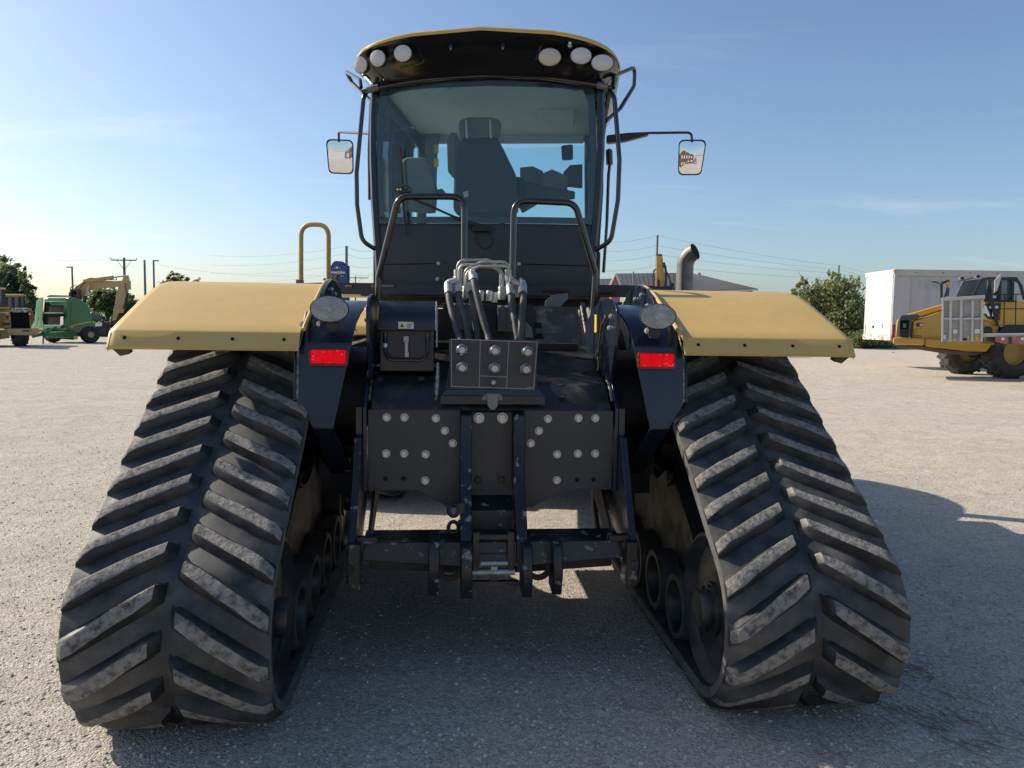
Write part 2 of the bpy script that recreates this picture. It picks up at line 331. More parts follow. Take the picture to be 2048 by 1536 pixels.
def ico():
    b = bmesh.new(); bmesh.ops.create_icosphere(b, subdivisions=1, radius=1); vs = [v.co.copy() for v in b.verts]; fs = [[v.index for v in f.verts] for f in b.faces]; b.free(); return vs, fs
ICOV, ICOF = ico()
def pebbles(name, n, area, smin, smax, mats, seed, kindlabel):
    rnd = random.Random(seed); vs = []; fs = []; mi = []
    for k in range(n):
        x, y = area(rnd)
        s = smin + (smax - smin) * rnd.random() ** 4
        a = rnd.random() * 6.28; ca, sa = math.cos(a), math.sin(a); sx, sy, sz = s * rnd.uniform(0.8, 1.5), s * rnd.uniform(0.6, 1.1), s * rnd.uniform(0.4, 0.75)
        o = len(vs); jit = [rnd.uniform(0.75, 1.2) for _ in ICOV]; idx = rnd.randrange(len(mats))
        for q, j in zip(ICOV, jit):
            qx, qy, qz = q.x * sx * j, q.y * sy * j, q.z * sz * j
            vs.append((x + qx * ca - qy * sa, y + qx * sa + qy * ca, qz + sz * 0.35))
        for f in ICOF: fs.append([i + o for i in f]); mi.append(idx)
    me = bpy.data.meshes.new(name); me.from_pydata(vs, [], fs)
    for q in mats: me.materials.append(q)
    me.polygons.foreach_set('material_index', mi)
    o = link(name, me); o['kind'] = 'stuff'; o['label'] = kindlabel; o['category'] = 'gravel'
    return o
M_st1 = mat('pale_stone', (0.60, 0.57, 0.53), 0.9, c2=(0.36, 0.33, 0.30), scale=30)
M_st2 = mat('grey_stone', (0.28, 0.27, 0.26), 0.9, c2=(0.36, 0.34, 0.32), scale=30)
M_st3 = mat('tan_stone', (0.47, 0.41, 0.34), 0.9, c2=(0.36, 0.32, 0.27), scale=30)
def near_area(r):
    while True:
        y = 1.9 + 12.0 * r.random() ** 2.1
        x = r.uniform(-0.78, 0.78) * (y + 0.6)
        if True: return x, y
pebbles('loose_gravel', 60000, near_area, 0.0026, 0.0105, [M_st2, M_st3, M_st1, M_st1, M_st3, M_st1], 3, 'loose small stones lying over the gravel lot')
# straw and twigs dropped beside the right track
M_straw = mat('dry_straw', (0.20, 0.165, 0.11), 0.9, c2=(0.10, 0.08, 0.06), scale=20)
sb = MB(); rr = random.Random(5)
for cx, cy, n, sp in ((1855, 1345, 16, 0.07), (1850, 1445, 30, 0.10), (1990, 1490, 14, 0.09), (1900, 1400, 10, 0.2), (1000, 970, 2, 0.1)):
    c0 = G(cx, cy)
    for k in range(n):
        p = c0 + V((rr.gauss(0, sp), rr.gauss(0, sp), 0)); a = rr.gauss(2.4, 0.5); l = rr.uniform(0.03, 0.13)
        d = V((math.cos(a), math.sin(a), 0)) * l; p.z = 0.006
        sb.tube([p, p + d * 0.5 + V((0, 0, rr.uniform(0, 0.008))), p + d + V((0, 0, rr.uniform(-0.002, 0.012)))], rr.uniform(0.0010, 0.0024), 5)
o = part('straw_litter', sb, M_straw); o['kind'] = 'stuff'; o['label'] = 'dry straw and twigs scattered beside the right track'; o['category'] = 'straw'

# ---------------------------------------------------------------- the tractor
tr = thing('tracked_tractor', 'large articulated black and yellow tractor on four rubber tracks seen from behind', 'tractor', ROOTM)

# --- bolts: one mesh, many objects
def boltmesh(r, hex_h, mats, washer=1.25):
    b = MB(); b.lathe((0, 0, 0), (0, -1, 0), [(0, 0), (r * washer, 0), (r * washer, 0.004), (r * 1.02, 0.004)], 20)
    b.lathe((0, 0, 0), (0, -1, 0), [(r, 0.003), (r, hex_h - 0.002), (r * 0.86, hex_h), (0, hex_h)], 6)
    return b.mesh('bolt', mats)
ME_bolt = boltmesh(0.0165, 0.016, [M_bolt]); ME_bolt_s = boltmesh(0.011, 0.012, [M_bolt]); ME_bolt_big = boltmesh(0.022, 0.016, [M_bolt]); ME_bolt_rust = boltmesh(0.018, 0.014, [M_rust])
def bolt(parent, p, me=None, axis=(0, -1, 0), M=None, name='bolt'):
    o = link(name, me or ME_bolt, parent)
    q = V((0, -1, 0)).rotation_difference(V(axis).normalized()); T = Matrix.Translation(V(p)) @ q.to_matrix().to_4x4() @ Matrix.Rotation(random.uniform(0, 1), 4, 'Y')
    o.matrix_local = (M @ T) if M else T
    return o

# --- track units
def belt_path():
    cs = [(-1.095, 0.42, 0.37), (1.095, 0.42, 0.37), (0.0, 1.153, 0.42)]
    pts = []
    N = 720
    for k in range(N):
        th = R(270) - (k + 0.5) / N * 2 * math.pi; n = (math.cos(th), math.sin(th))
        c = max(cs, key=lambda q: q[0] * n[0] + q[1] * n[1] + q[2])
        pts.append(V((0, c[0] + c[2] * n[0], c[1] + c[2] * n[1])))
    S = [0.0]
    for a, b in zip(pts, pts[1:] + pts[:1]): S.append(S[-1] + (b - a).length)
    return pts, S
BP, BS = belt_path(); BL = BS[-1]
import bisect
def bpos(s):
    s %= BL; i = min(bisect.bisect_right(BS, s) - 1, len(BP) - 1); a, b = BP[i], BP[(i + 1) % len(BP)]
    t = (s - BS[i]) / max(1e-9, BS[i + 1] - BS[i]); return a.lerp(b, t)
def bnrm(s):
    d = bpos(s + 0.012) - bpos(s - 0.012); return V((0, -d.z, d.y)).normalized()      # outward
HW = 0.381
def belt_mesh():
    b = MB(); N = 190; vs = []; fs = []; mi = []
    prof = [(-HW, 0.0), (-HW + 0.008, 0.006), (-0.035, 0.004), (0, -0.006), (0.035, 0.004), (HW - 0.008, 0.006), (HW, 0.0), (HW, -0.034), (HW - 0.012, -0.042), (-HW + 0.012, -0.042), (-HW, -0.034)]
    n = len(prof)
    for i in range(N):
        s = BL * i / N; p, q = bpos(s), bnrm(s)
        vs += [p + q * (h - 0.004) + V((x, 0, 0)) for x, h in prof]
    for i in range(N):
        for k in range(n):
            a, c = i * n, ((i + 1) % N) * n
            fs.append((a + k, a + (k + 1) % n, c + (k + 1) % n, c + k)); mi.append(2 if k == 8 else 1 if k in (6, 7, 9, 10) else 0)
    b.v, b.f, b.m = vs, fs, mi
    return b.mesh('belt', [M_rubber, M_rubwall, M_lugside], sharp=50)
ME_belt = belt_mesh()
NL = round(BL / 0.182); PITCHL = BL / NL
def lug_mesh(i, sgn, seed):
    rnd = random.Random(seed); b = MB()
    s0 = i * PITCHL + (PITCHL * 0.5 if sgn > 0 else 0)
    us = [0.016, 0.046, 0.11, 0.18, 0.25, 0.315, 0.352, 0.378]
    wear = rnd.uniform(-0.004, 0.003)
    rows = []; n = 9
    for j, u in enumerate(us):
        e = 0 if 0 < j < len(us) - 1 else 1
        hh = 0.047 + wear + rnd.uniform(-0.002, 0.002)
        c = s0 + 0.10 - 0.60 * (u - 0.016)
        bl, tl = 0.054, 0.028
        if j == 0: bl, tl, hh2 = 0.044, 0.016, hh * 0.12
        elif j == len(us) - 1: bl, tl, hh2 = 0.052, 0.026, hh * 0.30
        else: hh2 = hh
        if j == 1: tl = 0.024
        if j == 6: hh2 = hh * 0.86
        ch = rnd.uniform(-0.006, 0.003); c2 = rnd.uniform(-0.003, 0.006)
        prof = [(-bl, -0.008), (-tl - 0.004, hh2 * 0.88), (-tl - 0.001 - ch, hh2 - 0.0015), (-tl + 0.008, hh2), (0, hh2 + rnd.uniform(-0.0015, 0.0015)), (tl - 0.008, hh2), (tl + 0.001 - c2, hh2 - 0.0015), (tl + 0.004, hh2 * 0.88), (bl, -0.008)]
        rows.append([bpos(c + ds) + bnrm(c + ds) * h + V((sgn * u, 0, 0)) for ds, h in prof])
    vs = [p for r in rows for p in r]; fs = []; mi = []
    for a in range(len(us) - 1):
        for k in range(n - 1):
            fs.append((a * n + k, a * n + k + 1, (a + 1) * n + k + 1, (a + 1) * n + k)); mi.append(1 if 2 <= k <= 5 and a > 0 else 0)
    fs += [list(range(n - 1, -1, -1)), [(len(us) - 1) * n + k for k in range(n)]]; mi += [0, 0]
    b.v, b.f, b.m = vs, fs, mi
    return b.mesh('tread_lug', [M_lugside, M_lugtop], sharp=38)
ME_lugs = [lug_mesh(i, s, i * 7 + s) for s in (-1, 1) for i in range(NL)]
b = MB(); prof = [(0, -0.385), (0.075, -0.385), (0.085, -0.37), (0.085, -0.335), (0.12, -0.33), (0.12, -0.315), (0.27, -0.305), (0.300, -0.335), (0.318, -0.345), (0.335, -0.335)]
b.lathe((0, 0, 0), (1, 0, 0), prof + [(r, -h) for r, h in reversed(prof)], 48)
for k in range(8): a = k * math.pi / 4; b.cyl((-0.342, 0.102 * math.cos(a), 0.102 * math.sin(a)), (-0.32, 0.102 * math.cos(a), 0.102 * math.sin(a)), 0.009, 6)
M_wheel = mat('painted_wheel', (0.016, 0.017, 0.018), 0.42, c2=(0.075, 0.066, 0.052), scale=6, cov=(0.5, 0.75), rough2=0.75)
ME_idler = b.mesh('idler_wheel', [M_wheel])
M_roadrub = mat('roller_rubber', (0.028, 0.028, 0.027), 0.7, c2=(0.075, 0.068, 0.058), scale=7, cov=(0.4, 0.7), bump=0.1)
b = MB(); prof = [(0, -0.12), (0.05, -0.13), (0.055, -0.10), (0.118, -0.10), (0.122, -0.32), (0.130, -0.335)]
b.lathe((0, 0, 0), (1, 0, 0), prof + [(r, -h) for r, h in reversed(prof)], 36, 0)
prof = [(0.126, -0.32), (0.131, -0.342), (0.160, -0.342), (0.170, -0.325)]
b.lathe((0, 0, 0), (1, 0, 0), prof + [(r, -h) for r, h in reversed(prof)], 36, 1)
ME_road = b.mesh('road_wheel', [M_wheel, M_roadrub])
b = MB(); prof = [(0, -0.27), (0.16, -0.27), (0.17, -0.22), (0.38, -0.20), (0.385, -0.26), (0.405, -0.26)]
b.lathe((0, 0, 0), (1, 0, 0), prof + [(r, -h) for r, h in reversed(prof)], 40)
ME_drive = b.mesh('drive_wheel', [M_under])
b = MB()
b.box((0, 0, 0.50), (0.22, 1.75, 0.22)); b.box((0, 0, 0.26), (0.12, 1.35, 0.20))
b.prism([(-0.09, -0.80, 0.55), (-0.09, 0.80, 0.55), (-0.09, 0.98, 0.80), (-0.09, 0.42, 1.24), (-0.09, -0.42, 1.24), (-0.09, -0.98, 0.80)], (0.18, 0, 0))  # centre web added to stop sun passing through the track loop
for s in (-1, 1):
    b.prism([(s * 0.20, -0.72, 0.62), (s * 0.20, -0.35, 0.86), (s * 0.20, 0.35, 0.86), (s * 0.20, 0.72, 0.62), (s * 0.20, 0.72, 0.36), (s * 0.20, -0.72, 0.36)], (s * 0.03, 0, 0))
    b.box((s * 0.20, -0.53, 0.75), (0.18, 0.44, 0.02), rot=Matrix.Rotation(R(33), 3, 'X')); b.box((s * 0.20, 0.53, 0.75), (0.18, 0.44, 0.02), rot=Matrix.Rotation(R(-33), 3, 'X'))
    b.box((s * 0.17, -0.05, 0.86), (0.24, 0.35, 0.02))
    b.cyl((s * 0.2, -1.105, 0.41), (s * 0.02, -1.105, 0.41), 0.06); b.cyl((s * 0.2, 1.105, 0.41), (s * 0.02, 1.105, 0.41), 0.06)
ME_tframe = b.mesh('track_unit', [M_under])
def track_unit(M, phase, label=None):
    u = link('track_unit', ME_tframe, tr); u.matrix_local = M
    if label: u['label'] = label
    link('belt', ME_belt, u)
    for me in ME_lugs: link('tread_lug', me, u)
    for y in (-1.095, 1.095): link('idler_wheel', ME_idler, u, (0, y, 0.42))
    for y in (-0.62, -0.21, 0.21, 0.62): link('road_wheel', ME_road, u, (0, y, 0.252))
    link('drive_wheel', ME_drive, u, (0, 0, 1.15))
    return u
XC = 1.271
track_unit(Matrix.Translation((-XC, 0.84, -0.08)), 0); track_unit(Matrix.Translation((XC, 0.855, -0.08)), 0)
track_unit(CABM @ Matrix.Translation((-XC, 2.35, -0.08)), 0); track_unit(CABM @ Matrix.Translation((XC, 2.35, -0.08)), 0)

# --- yellow fenders
FPROF = [(0.172, 1.462), (0.176, 1.468), (0.212, 1.534), (0.222, 1.543), (0.30, 1.577), (0.47, 1.648), (0.62, 1.708), (0.74, 1.752), (0.84, 1.781), (0.95, 1.798), (1.08, 1.806), (1.25, 1.802), (1.40, 1.785), (1.52, 1.755), (1.64, 1.70), (1.80, 1.60), (1.95, 1.49), (1.99, 1.43)]
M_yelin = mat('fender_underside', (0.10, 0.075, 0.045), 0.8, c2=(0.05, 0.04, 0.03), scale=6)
def fender(M, s):
    b = MB(); xi, xo = 0.925, 1.785
    fr = [(xi), (xi + 0.02), (1.2), (1.5), (xo - 0.03), (xo - 0.008), (xo)]
    rows = []
    for y, z in FPROF:
        rows.append([V((s * x, y, z - (0.010 if x == xo else 0.002 if x == xo - 0.008 else 0))) for x in fr])
    b.sheet(rows, (0, 0.008, -0.012))
    # rolled outer rim
    rim = [V((s * (xo - 0.003), y + 0.006, z - 0.016)) for y, z in FPROF[1:]]
    b.tube(rim, 0.013, 8)
    # folded end tab under the outer lip corner
    tb_ = MB(); tb_.prism([(s * (xo - 0.004), 0.185, 1.463), (s * (xo - 0.09), 0.185, 1.463), (s * (xo - 0.075), 0.23, 1.425), (s * (xo - 0.03), 0.24, 1.415)], (0, 0.04, 0.01))
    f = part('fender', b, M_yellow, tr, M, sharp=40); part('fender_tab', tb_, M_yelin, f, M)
    for x in (0.995, 1.23, 1.475, 1.715):
        h = MB(); h.cyl((s * x, 0.1925, 1.5035), (s * x, 0.205, 1.497), 0.0085, 12); part('bolt_hole', h, M_hole, f, M)
    # dark inner liner under the sheet
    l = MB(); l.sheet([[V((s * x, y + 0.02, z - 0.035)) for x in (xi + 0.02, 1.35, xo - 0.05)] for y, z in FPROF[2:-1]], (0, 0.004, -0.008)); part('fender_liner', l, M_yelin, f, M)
    return f
fender(None, -1); fender(None, 1)
FM = CABM @ Matrix.Translation((0, 1.45, 0)); fender(FM, -1); fender(FM, 1)
# round bolted flange between each fender and the chassis
for s in (-1, 1):
    b = MB(); pts = [(0.90 * s, y, z - 0.004) for y, z in FPROF[6:16]]
    pts = [(s * 0.895, 0.42, 1.0), (s * 0.895, 0.45, 1.50), (s * 0.895, 0.55, 1.68), (s * 0.895, 0.64, 1.745), (s * 0.895, 0.78, 1.795), (s * 0.895, 0.92, 1.825), (s * 0.895, 1.05, 1.822), (s * 0.895, 1.22, 1.79), (s * 0.895, 1.36, 1.70), (s * 0.895, 1.44, 1.55), (s * 0.895, 1.5, 1.0)]
    b.prism(pts, (-s * 0.02, 0, 0)); o = part('fender_flange', b, M_black, tr, bevel=0.004)
    for y, z in ((0.72, 1.70), (0.86, 1.765), (1.0, 1.745)): bolt(o, (s * 0.874, y, z), ME_bolt_s, (-s, 0, 0))
    b = MB(); b.tube([(s * 0.905, y - 0.01, z + 0.018) for y, z in FPROF[2:11]], 0.011, 8); part('fender_edge', b, M_yellow, tr)

M_fascia0 = mat('pale_bulb', (0.6, 0.6, 0.58), 0.3)
# --- lamp brackets (bent black plate), work lamps and tail lamps
def bracket(s):
    b = MB()
    face = [(0.690, 1.485), (0.915, 1.485), (0.940, 1.45), (0.946, 1.212), (0.868, 1.083), (0.772, 1.080)]
    yf = lambda z: 0.262 + 0.13 * (z - 1.485)
    b.prism([(s * x, yf(z), z) for x, z in face], (0, 0.012, 0))
    arc = [(0.262, 1.4855, 0.690), (0.300, 1.545, 0.684), (0.350, 1.595, 0.675), (0.42, 1.640, 0.662), (0.52, 1.678, 0.645), (0.64, 1.700, 0.632), (0.78, 1.705, 0.625)]
    b.sheet([[V((s * (xi + (0.918 - xi) * t), y, z)) for t in (0, 0.5, 1)] for y, z, xi in arc], (0, 0.010, -0.008))
    # outer web and lower leg
    b.prism([(s * 0.947, yf(1.46), 1.46), (s * 0.948, yf(1.213), 1.213), (s * 0.93, 0.60, 0.95), (s * 0.93, 0.75, 1.62), (s * 0.93, 0.45, 1.64), (s * 0.94, 0.32, 1.555)], (s * 0.014, 0, 0))
    b.prism([(s * 0.772, yf(1.079) + 0.004, 1.079), (s * 0.868, yf(1.082) + 0.004, 1.082), (s * 0.83, 0.56, 0.79), (s * 0.715, 0.56, 0.79)], (0, 0.014, 0.006))
    b.prism([(s * 0.868, yf(1.082) + 0.004, 1.082), (s * 0.946, yf(1.211) + 0.004, 1.211), (s * 0.945, 0.62, 0.93), (s * 0.83, 0.56, 0.79)], (0, 0.014, 0.006))
    o = part('lamp_bracket', b, M_black, tr, bevel=0.004, sharp=30)
    w = MB(); path = [V((s * 0.942, yf(z), z)) for z in (1.215, 1.26, 1.31, 1.36, 1.41, 1.45)] + [V((s * 0.928, y - 0.002, z)) for y, z in ((0.285, 1.53), (0.34, 1.59), (0.41, 1.64))]
    w.tube(path, 0.0055, 6); part('weld_bead', w, M_weld, o)
    bolt(o, (s * 0.925, 0.275, 1.575), ME_bolt_s, (0.2 * s, -1, 0.3))
    # work lamp
    c = L(659, 618, 0.20) if s < 0 else L(1315.5, 633, 0.20)
    ax = V((0.08 if s < 0 else -0.05, -1, 0.03)).normalized(); rx, ry = 0.091, 0.063
    h = MB(); h.lathe(c, ax, [(0, -0.082), (0.45, -0.077), (0.75, -0.060), (0.95, -0.022), (1.0, 0.0), (0.995, 0.008), (0.955, 0.010)], 36, sx=rx, sy=ry)
    h.v = h.v
    lam = part('work_lamp', h, M_blackmatte, tr)
    q = MB()
    q.lathe(c, ax, [(0.955, 0.004), (0.94, 0.011), (0.6, 0.018), (0.0, 0.021)], 36, sx=rx, sy=ry); part('lens', q, M_lampg, lam)
    q = MB(); q.lathe(c, ax, [(0.95, 0.001), (0.8, -0.022), (0.5, -0.046), (0.2, -0.055), (0.0, -0.057)], 36, sx=rx, sy=ry); part('reflector', q, M_refl, lam)
    q = MB(); q.lathe(c, ax, [(0, -0.05), (0.011, -0.05), (0.012, -0.012), (0.0, -0.008)], 12); part('bulb', q, M_fascia0, lam)
    for k9 in range(-6, 7):
        zz = k9 / 7.0 * ry * 0.94; hw = rx * 0.93 * math.sqrt(max(0.0, 1 - (zz / (ry * 0.94)) ** 2)); q = MB()
        q.tube([c + V((hw * t9, 0, zz)) + ax * (0.0135 - 0.008 * t9 * t9 - 0.004 * (zz / ry) ** 2) for t9 in (-1, -0.5, 0, 0.5, 1)], 0.0011, 4); part('lens_rib', q, M_lens, lam)
    k = MB(); k.box(c + V((0.012 * s * -1, 0.015, -0.078)), (0.055, 0.03, 0.035)); k.box(c + V((-0.012 * s, 0.02, -0.10)), (0.038, 0.045, 0.012)); k.cyl(c + V((-0.05 - 0.0 * s, 0.015, -0.068)), c + V((0.028, 0.015, -0.068)), 0.008, 8)
    part('lamp_foot', k, M_blackmatte, lam, bevel=0.003)
    bolt(lam, c + V((-0.048, 0.008, -0.070)), ME_bolt_s, (-1, -0.3, 0))
    # tail lamp
    tl = MB(); x0, x1 = (-0.890, -0.702) if s < 0 else (0.704, 0.897); z0, z1 = 1.378, 1.462
    pts = fillet([(x0, 0.262, z0), (x1, 0.262, z0), (x1, 0.262, z1), (x0, 0.262, z1)], 0.018, 4, True)
    shr = lambda P: [V((q.x, q.y + 0.13 * (q.z - 1.485), q.z)) for q in P]
    tl.prism(shr([p + V((0, -0.028, 0)) for p in pts]), (0, 0.03, 0)); to = part('tail_lamp', tl, M_redrim, tr, bevel=0.004)
    wdt = (x1 - x0 - 0.024) / 3
    for k3 in range(3):
        a = x0 + 0.012 + k3 * wdt
        p2 = fillet([(a + 0.001, 0.233, z0 + 0.014), (a + wdt - 0.001, 0.233, z0 + 0.014), (a + wdt - 0.001, 0.233, z1 - 0.008), (a + 0.001, 0.233, z1 - 0.008)], 0.008, 3, True)
        e = MB(); e.prism(shr([p + V((0, -0.004, 0)) for p in p2]), (0, 0.006, 0)); part('lens', e, M_red, to, bevel=0.002)
    for x in (x0 + 0.008, x1 - 0.008):
        e = MB(); e.cyl((x, 0.228, (z0 + z1) / 2 + 0.003), (x, 0.218, (z0 + z1) / 2 + 0.003), 0.0055, 10); part('screw', e, M_rust, to)
bracket(-1); bracket(1)

# --- bolted rear plate
YP = 0.405
def P2(x, z, y=YP): return V((x, y, z))
sc = (3.5 + YP) / (3.5 + 0.448)
rps = {}
for s in (-1, 1):
    b = MB(); pl = [(0.162, 1.150), (0.628, 1.150), (0.628, 0.735), (0.375, 0.735), (0.215, 0.645), (0.162, 0.645)]
    b.prism([(s * x, YP, z) for x, z in pl], (0, 0.02, 0))
    rps[s] = part('rear_plate', b, M_plate, tr, bevel=0.003)
pairs = [((772, 834), (1189, 837)), ((807, 834), (1155, 837)), ((872, 836), (1096, 838)), ((890, 860), (1078, 863)), ((906, 886), (1062, 887)), ((771, 906), (1189, 908)), ((807, 906), (1154, 908)), ((851, 908), (1114, 909)), ((850, 960), (1113, 961))]
for a, c in pairs:
    pa, pc = L(*a, YP), L(*c, YP); x = (pc.x - pa.x) / 2; z = (pa.z + pc.z) / 2
    for s in (-1, 1): bolt(rps[s], (s * x, YP, z))
for a in ((771, 957), (807, 957), (1154, 959), (1187, 959)):
    p = L(*a, YP); h = MB(); h.cyl(p + V((0, -0.0012, 0)), p + V((0, 0.01, 0)), 0.0125, 14); part('bolt_hole', h, M_hole, rps[-1 if p.x < 0 else 1])
# bent top of the plate and the sloping deck
DK = [(YP, 1.150), (YP + 0.006, 1.168), (YP + 0.02, 1.185), (0.475, 1.232), (0.53, 1.268), (0.60, 1.292), (0.70, 1.322), (0.95, 1.392), (1.18, 1.462)]
b = MB(); b.sheet([[V((x, y, z)) for x in (-0.612, -0.2, 0.2, 0.612)] for y, z in DK], (0, 0.012, -0.014)); dk = part('deck_plate', b, M_deck, tr, sharp=50)
for px, py in ((1120, 770), (1198, 770), (1124, 795), (1205, 796)):
    o_ = L(px, py, 0.55); best = min((L(px, py, 0.40 + 0.004 * k) for k in range(120)), key=lambda q: abs(q.z - (1.23 + (q.y - 0.475) * 0.62 if q.y < 0.53 else 1.268 + (q.y - 0.53) * 0.32)))
    h = MB(); h.lathe(best + V((0, -0.001, 0.0015)), (0, -0.32, 1), [(0, -0.01), (0.0135, -0.01), (0.0135, 0.001), (0, 0.001)], 14); part('bolt_hole', h, M_hole, dk)
for px, py, rx in ((1168, 714, 0.042), (1183, 747, 0.042)):
    best = min((L(px, py, 0.5 + 0.004 * k) for k in range(180)), key=lambda q: abs(q.z - (1.322 + (q.y - 0.70) * 0.2865)))
    h = MB(); h.lathe(best + V((0, 0, 0.002)), (0, -0.2865, 1), [(0, -0.01), (rx, -0.01), (rx, 0.001), (0, 0.001)], 20, sy=1.3); part('deck_opening', h, M_hole, dk)
b = MB(); b.prism([(0.20, 1.15, 1.455), (0.605, 1.18, 1.462), (0.60, 1.42, 1.70), (0.20, 1.42, 1.70)], (0, 0.012, 0.004)); part('deck_riser', b, M_deck, tr, bevel=0.003)
b = MB(); b.prism([(-0.60, 1.18, 1.462), (-0.22, 1.15, 1.455), (-0.22, 1.30, 1.60), (-0.60, 1.30, 1.60)], (0, 0.012, 0.004)); part('deck_riser', b, M_deck, tr, bevel=0.003)
# welded side plates of the deck
for s in (-1, 1):
    b = MB(); pts = [(0.385, 0.735), (0.385, 1.165), (0.455, 1.255), (0.505, 1.300), (0.62, 1.34), (1.16, 1.50), (1.45, 1.735), (1.52, 1.735), (1.6, 1.4), (1.6, 0.735)]
    b.prism([(s * 0.632, y, z) for y, z in pts], (s * 0.02, 0, 0)); o = part('side_plate', b, M_black, tr, bevel=0.004)
    w = MB(); path = [V((s * 0.624, y - 0.002, z + 0.004)) for y, z in ((0.43, 1.195), (0.475, 1.243), (0.53, 1.279), (0.60, 1.303), (0.70, 1.333), (0.95, 1.403), (1.16, 1.47), (1.30, 1.60), (1.42, 1.705))]
    w.tube(path, 0.0085, 6); part('weld_bead', w, M_weld, o)
    # inner edge channel of the rear plate
    b = MB(); b.box((s * 0.672, 0.41, 0.945), (0.035, 0.03, 0.44)); part('plate_edge', b, M_black, tr, bevel=0.004)
    # rounded upper flange plates
    b = MB(); fl = [(0.46, 1.29), (0.345, 1.49), (0.315, 1.60), (0.322, 1.665), (0.38, 1.708), (0.47, 1.728), (0.60, 1.735), (0.78, 1.722), (0.95, 1.685), (1.15, 1.61), (1.25, 1.48), (1.05, 1.41), (0.75, 1.33)]
    fl = [(q.y, q.z) for q in fillet([(0, y, z) for y, z in fl], 0.04, 3, True)]
    b.prism([(s * 0.612, y, z) for y, z in fl], (s * 0.017, 0, 0)); o = part('flange_plate', b, M_black, tr, bevel=0.003)
    if s > 0:
        for px, py in ((1223, 633), (1220, 656)):
            q = min((L(px, py, 0.2 + 0.005 * k) for k in range(200)), key=lambda q: abs(q.x - 0.612)); bolt(o, (0.612, q.y, q.z), ME_bolt_s, (-1, 0, 0))
        b = MB(); q = [min((L(px, py, 0.2 + 0.005 * k) for k in range(240)), key=lambda q: abs(q.x - 0.610)) for px, py in ((1189, 629), (1193, 629), (1193, 664), (1189, 665))]
        b.prism([(0.611, p.y, p.z) for p in q], (-0.002, 0, 0)); part('yellow_label', b, M_yelprint, o)
        q = [min((L(px, py, 0.2 + 0.005 * k) for k in range(240)), key=lambda q: abs(q.x - 0.598)) for px, py in ((1211, 630), (1211, 637), (1203, 650), (1199, 680), (1196, 715), (1198, 740), (1192, 745))]
        b = MB(); b.tube(fillet(q, 0.03, 3), 0.006, 8); part('wiring_cable', b, M_blackmatte, o)
        b = MB(); b.tube([p + V((-0.004, -0.006, 0)) for p in fillet(q, 0.03, 3)], 0.0016, 5); part('wiring_cable', b, M_yelprint, o)
        b = MB(); b.box(q[4] + V((-0.004, -0.01, 0.02)), (0.02, 0.03, 0.02)); part('cable_clip', b, M_blackmatte, o, bevel=0.002)
    else:
        for z in (1.655, 1.60): bolt(o, (-0.630, 0.40, z), ME_bolt_s, (-1, -0.6, 0))
    # slanted hitch side plates
    b = MB(); hp = [(0.375, 1.025), (0.335, 1.02), (0.235, 0.82), (0.125, 0.63), (0.030, 0.47), (0.035, 0.42), (0.25, 0.41), (0.70, 0.70), (1.0, 0.76), (0.6, 1.0)]
    b.prism([(s * 0.688, y, z) for y, z in hp], (-s * 0.036, 0, 0)); part('hitch_side_plate', b, [M_blackworn if s < 0 else M_black], tr, bevel=0.004)
    b = MB(); b.prism([(s * 0.62, 0.62, 0.735), (s * 0.62, 1.05, 0.735), (s * 0.62, 0.35, 0.46), (s * 0.62, 0.18, 0.46)], (-s * 0.015, 0, 0)); part('gusset', b, M_brown, tr)

# --- hitch: webs, centre plate, beam, fingers, linkage
b = MB()
b.prism([(-0.104, 0.418, 1.15), (0.104, 0.418, 1.15), (0.104, 0.418, 0.72), (-0.104, 0.418, 0.72)], (0, 0.015, 0)); cp = part('centre_plate', b, M_plate, tr)
for px, me in ((961, ME_bolt_big), (1008, ME_bolt_big)): p = L(px, 836, 0.418); bolt(cp, (p.x - 0.008, 0.418, p.z), me)
for px in (960, 1005): p = L(px, 959, 0.418); bolt(cp, (p.x - 0.008, 0.418, p.z), ME_bolt_rust)
for s, c in ((-1, -0.134), (1, 0.134)):
    b = MB(); wb = [(0.372, 1.150), (0.34, 1.13), (0.30, 0.80), (0.20, 0.68), (0.13, 0.60), (0.10, 0.50), (0.10, 0.40), (0.42, 0.40), (0.42, 1.150)]
    b.prism([(c - 0.028, y, z) for y, z in wb], (0.056, 0, 0)); part('hitch_web', b, [M_blackworn if True else M_black], tr, bevel=0.006)
b = MB(); b.prism([(-0.105, 0.40, 0.715), (0.105, 0.40, 0.715), (0.105, 0.30, 0.655), (-0.105, 0.30, 0.655)], (0, 0.01, -0.012)); b.prism([(-0.105, 0.30, 0.655), (0.105, 0.30, 0.655), (0.105, 0.28, 0.42), (-0.105, 0.28, 0.42)], (0, 0.015, 0)); part('hitch_box', b, M_blackworn, tr, bevel=0.003)
# cross beam arched underneath
b = MB(); n = 16; top = []; bot = []
for k in range(n + 1):
    x = -0.625 + 1.25 * k / n; a = abs(x) / 0.625
    top.append(V((x, 0.12, 0.548 - 0.0 * a))); bot.append(V((x, 0.10, 0.415 + 0.055 * a ** 0.8)))
b.prism(top + bot[::-1], (0, 0.045, 0)); b.prism([(-0.625, 0.122, 0.545), (0.625, 0.122, 0.545), (0.625, 0.30, 0.562), (-0.625, 0.30, 0.562)], (0, 0.0, -0.02))
part('cross_beam', b, M_blackworn, tr, bevel=0.004)
b = MB(); top = []; bot = []
for k in range(n + 1):
    x = -0.61 + 1.22 * k / n; a = abs(x) / 0.61
    top.append(V((x, 0.28, 0.50))); bot.append(V((x, 0.28, 0.335 + 0.035 * a)))
b.prism(top + bot[::-1], (0, 0.03, 0)); part('rear_beam', b, M_brown, tr)
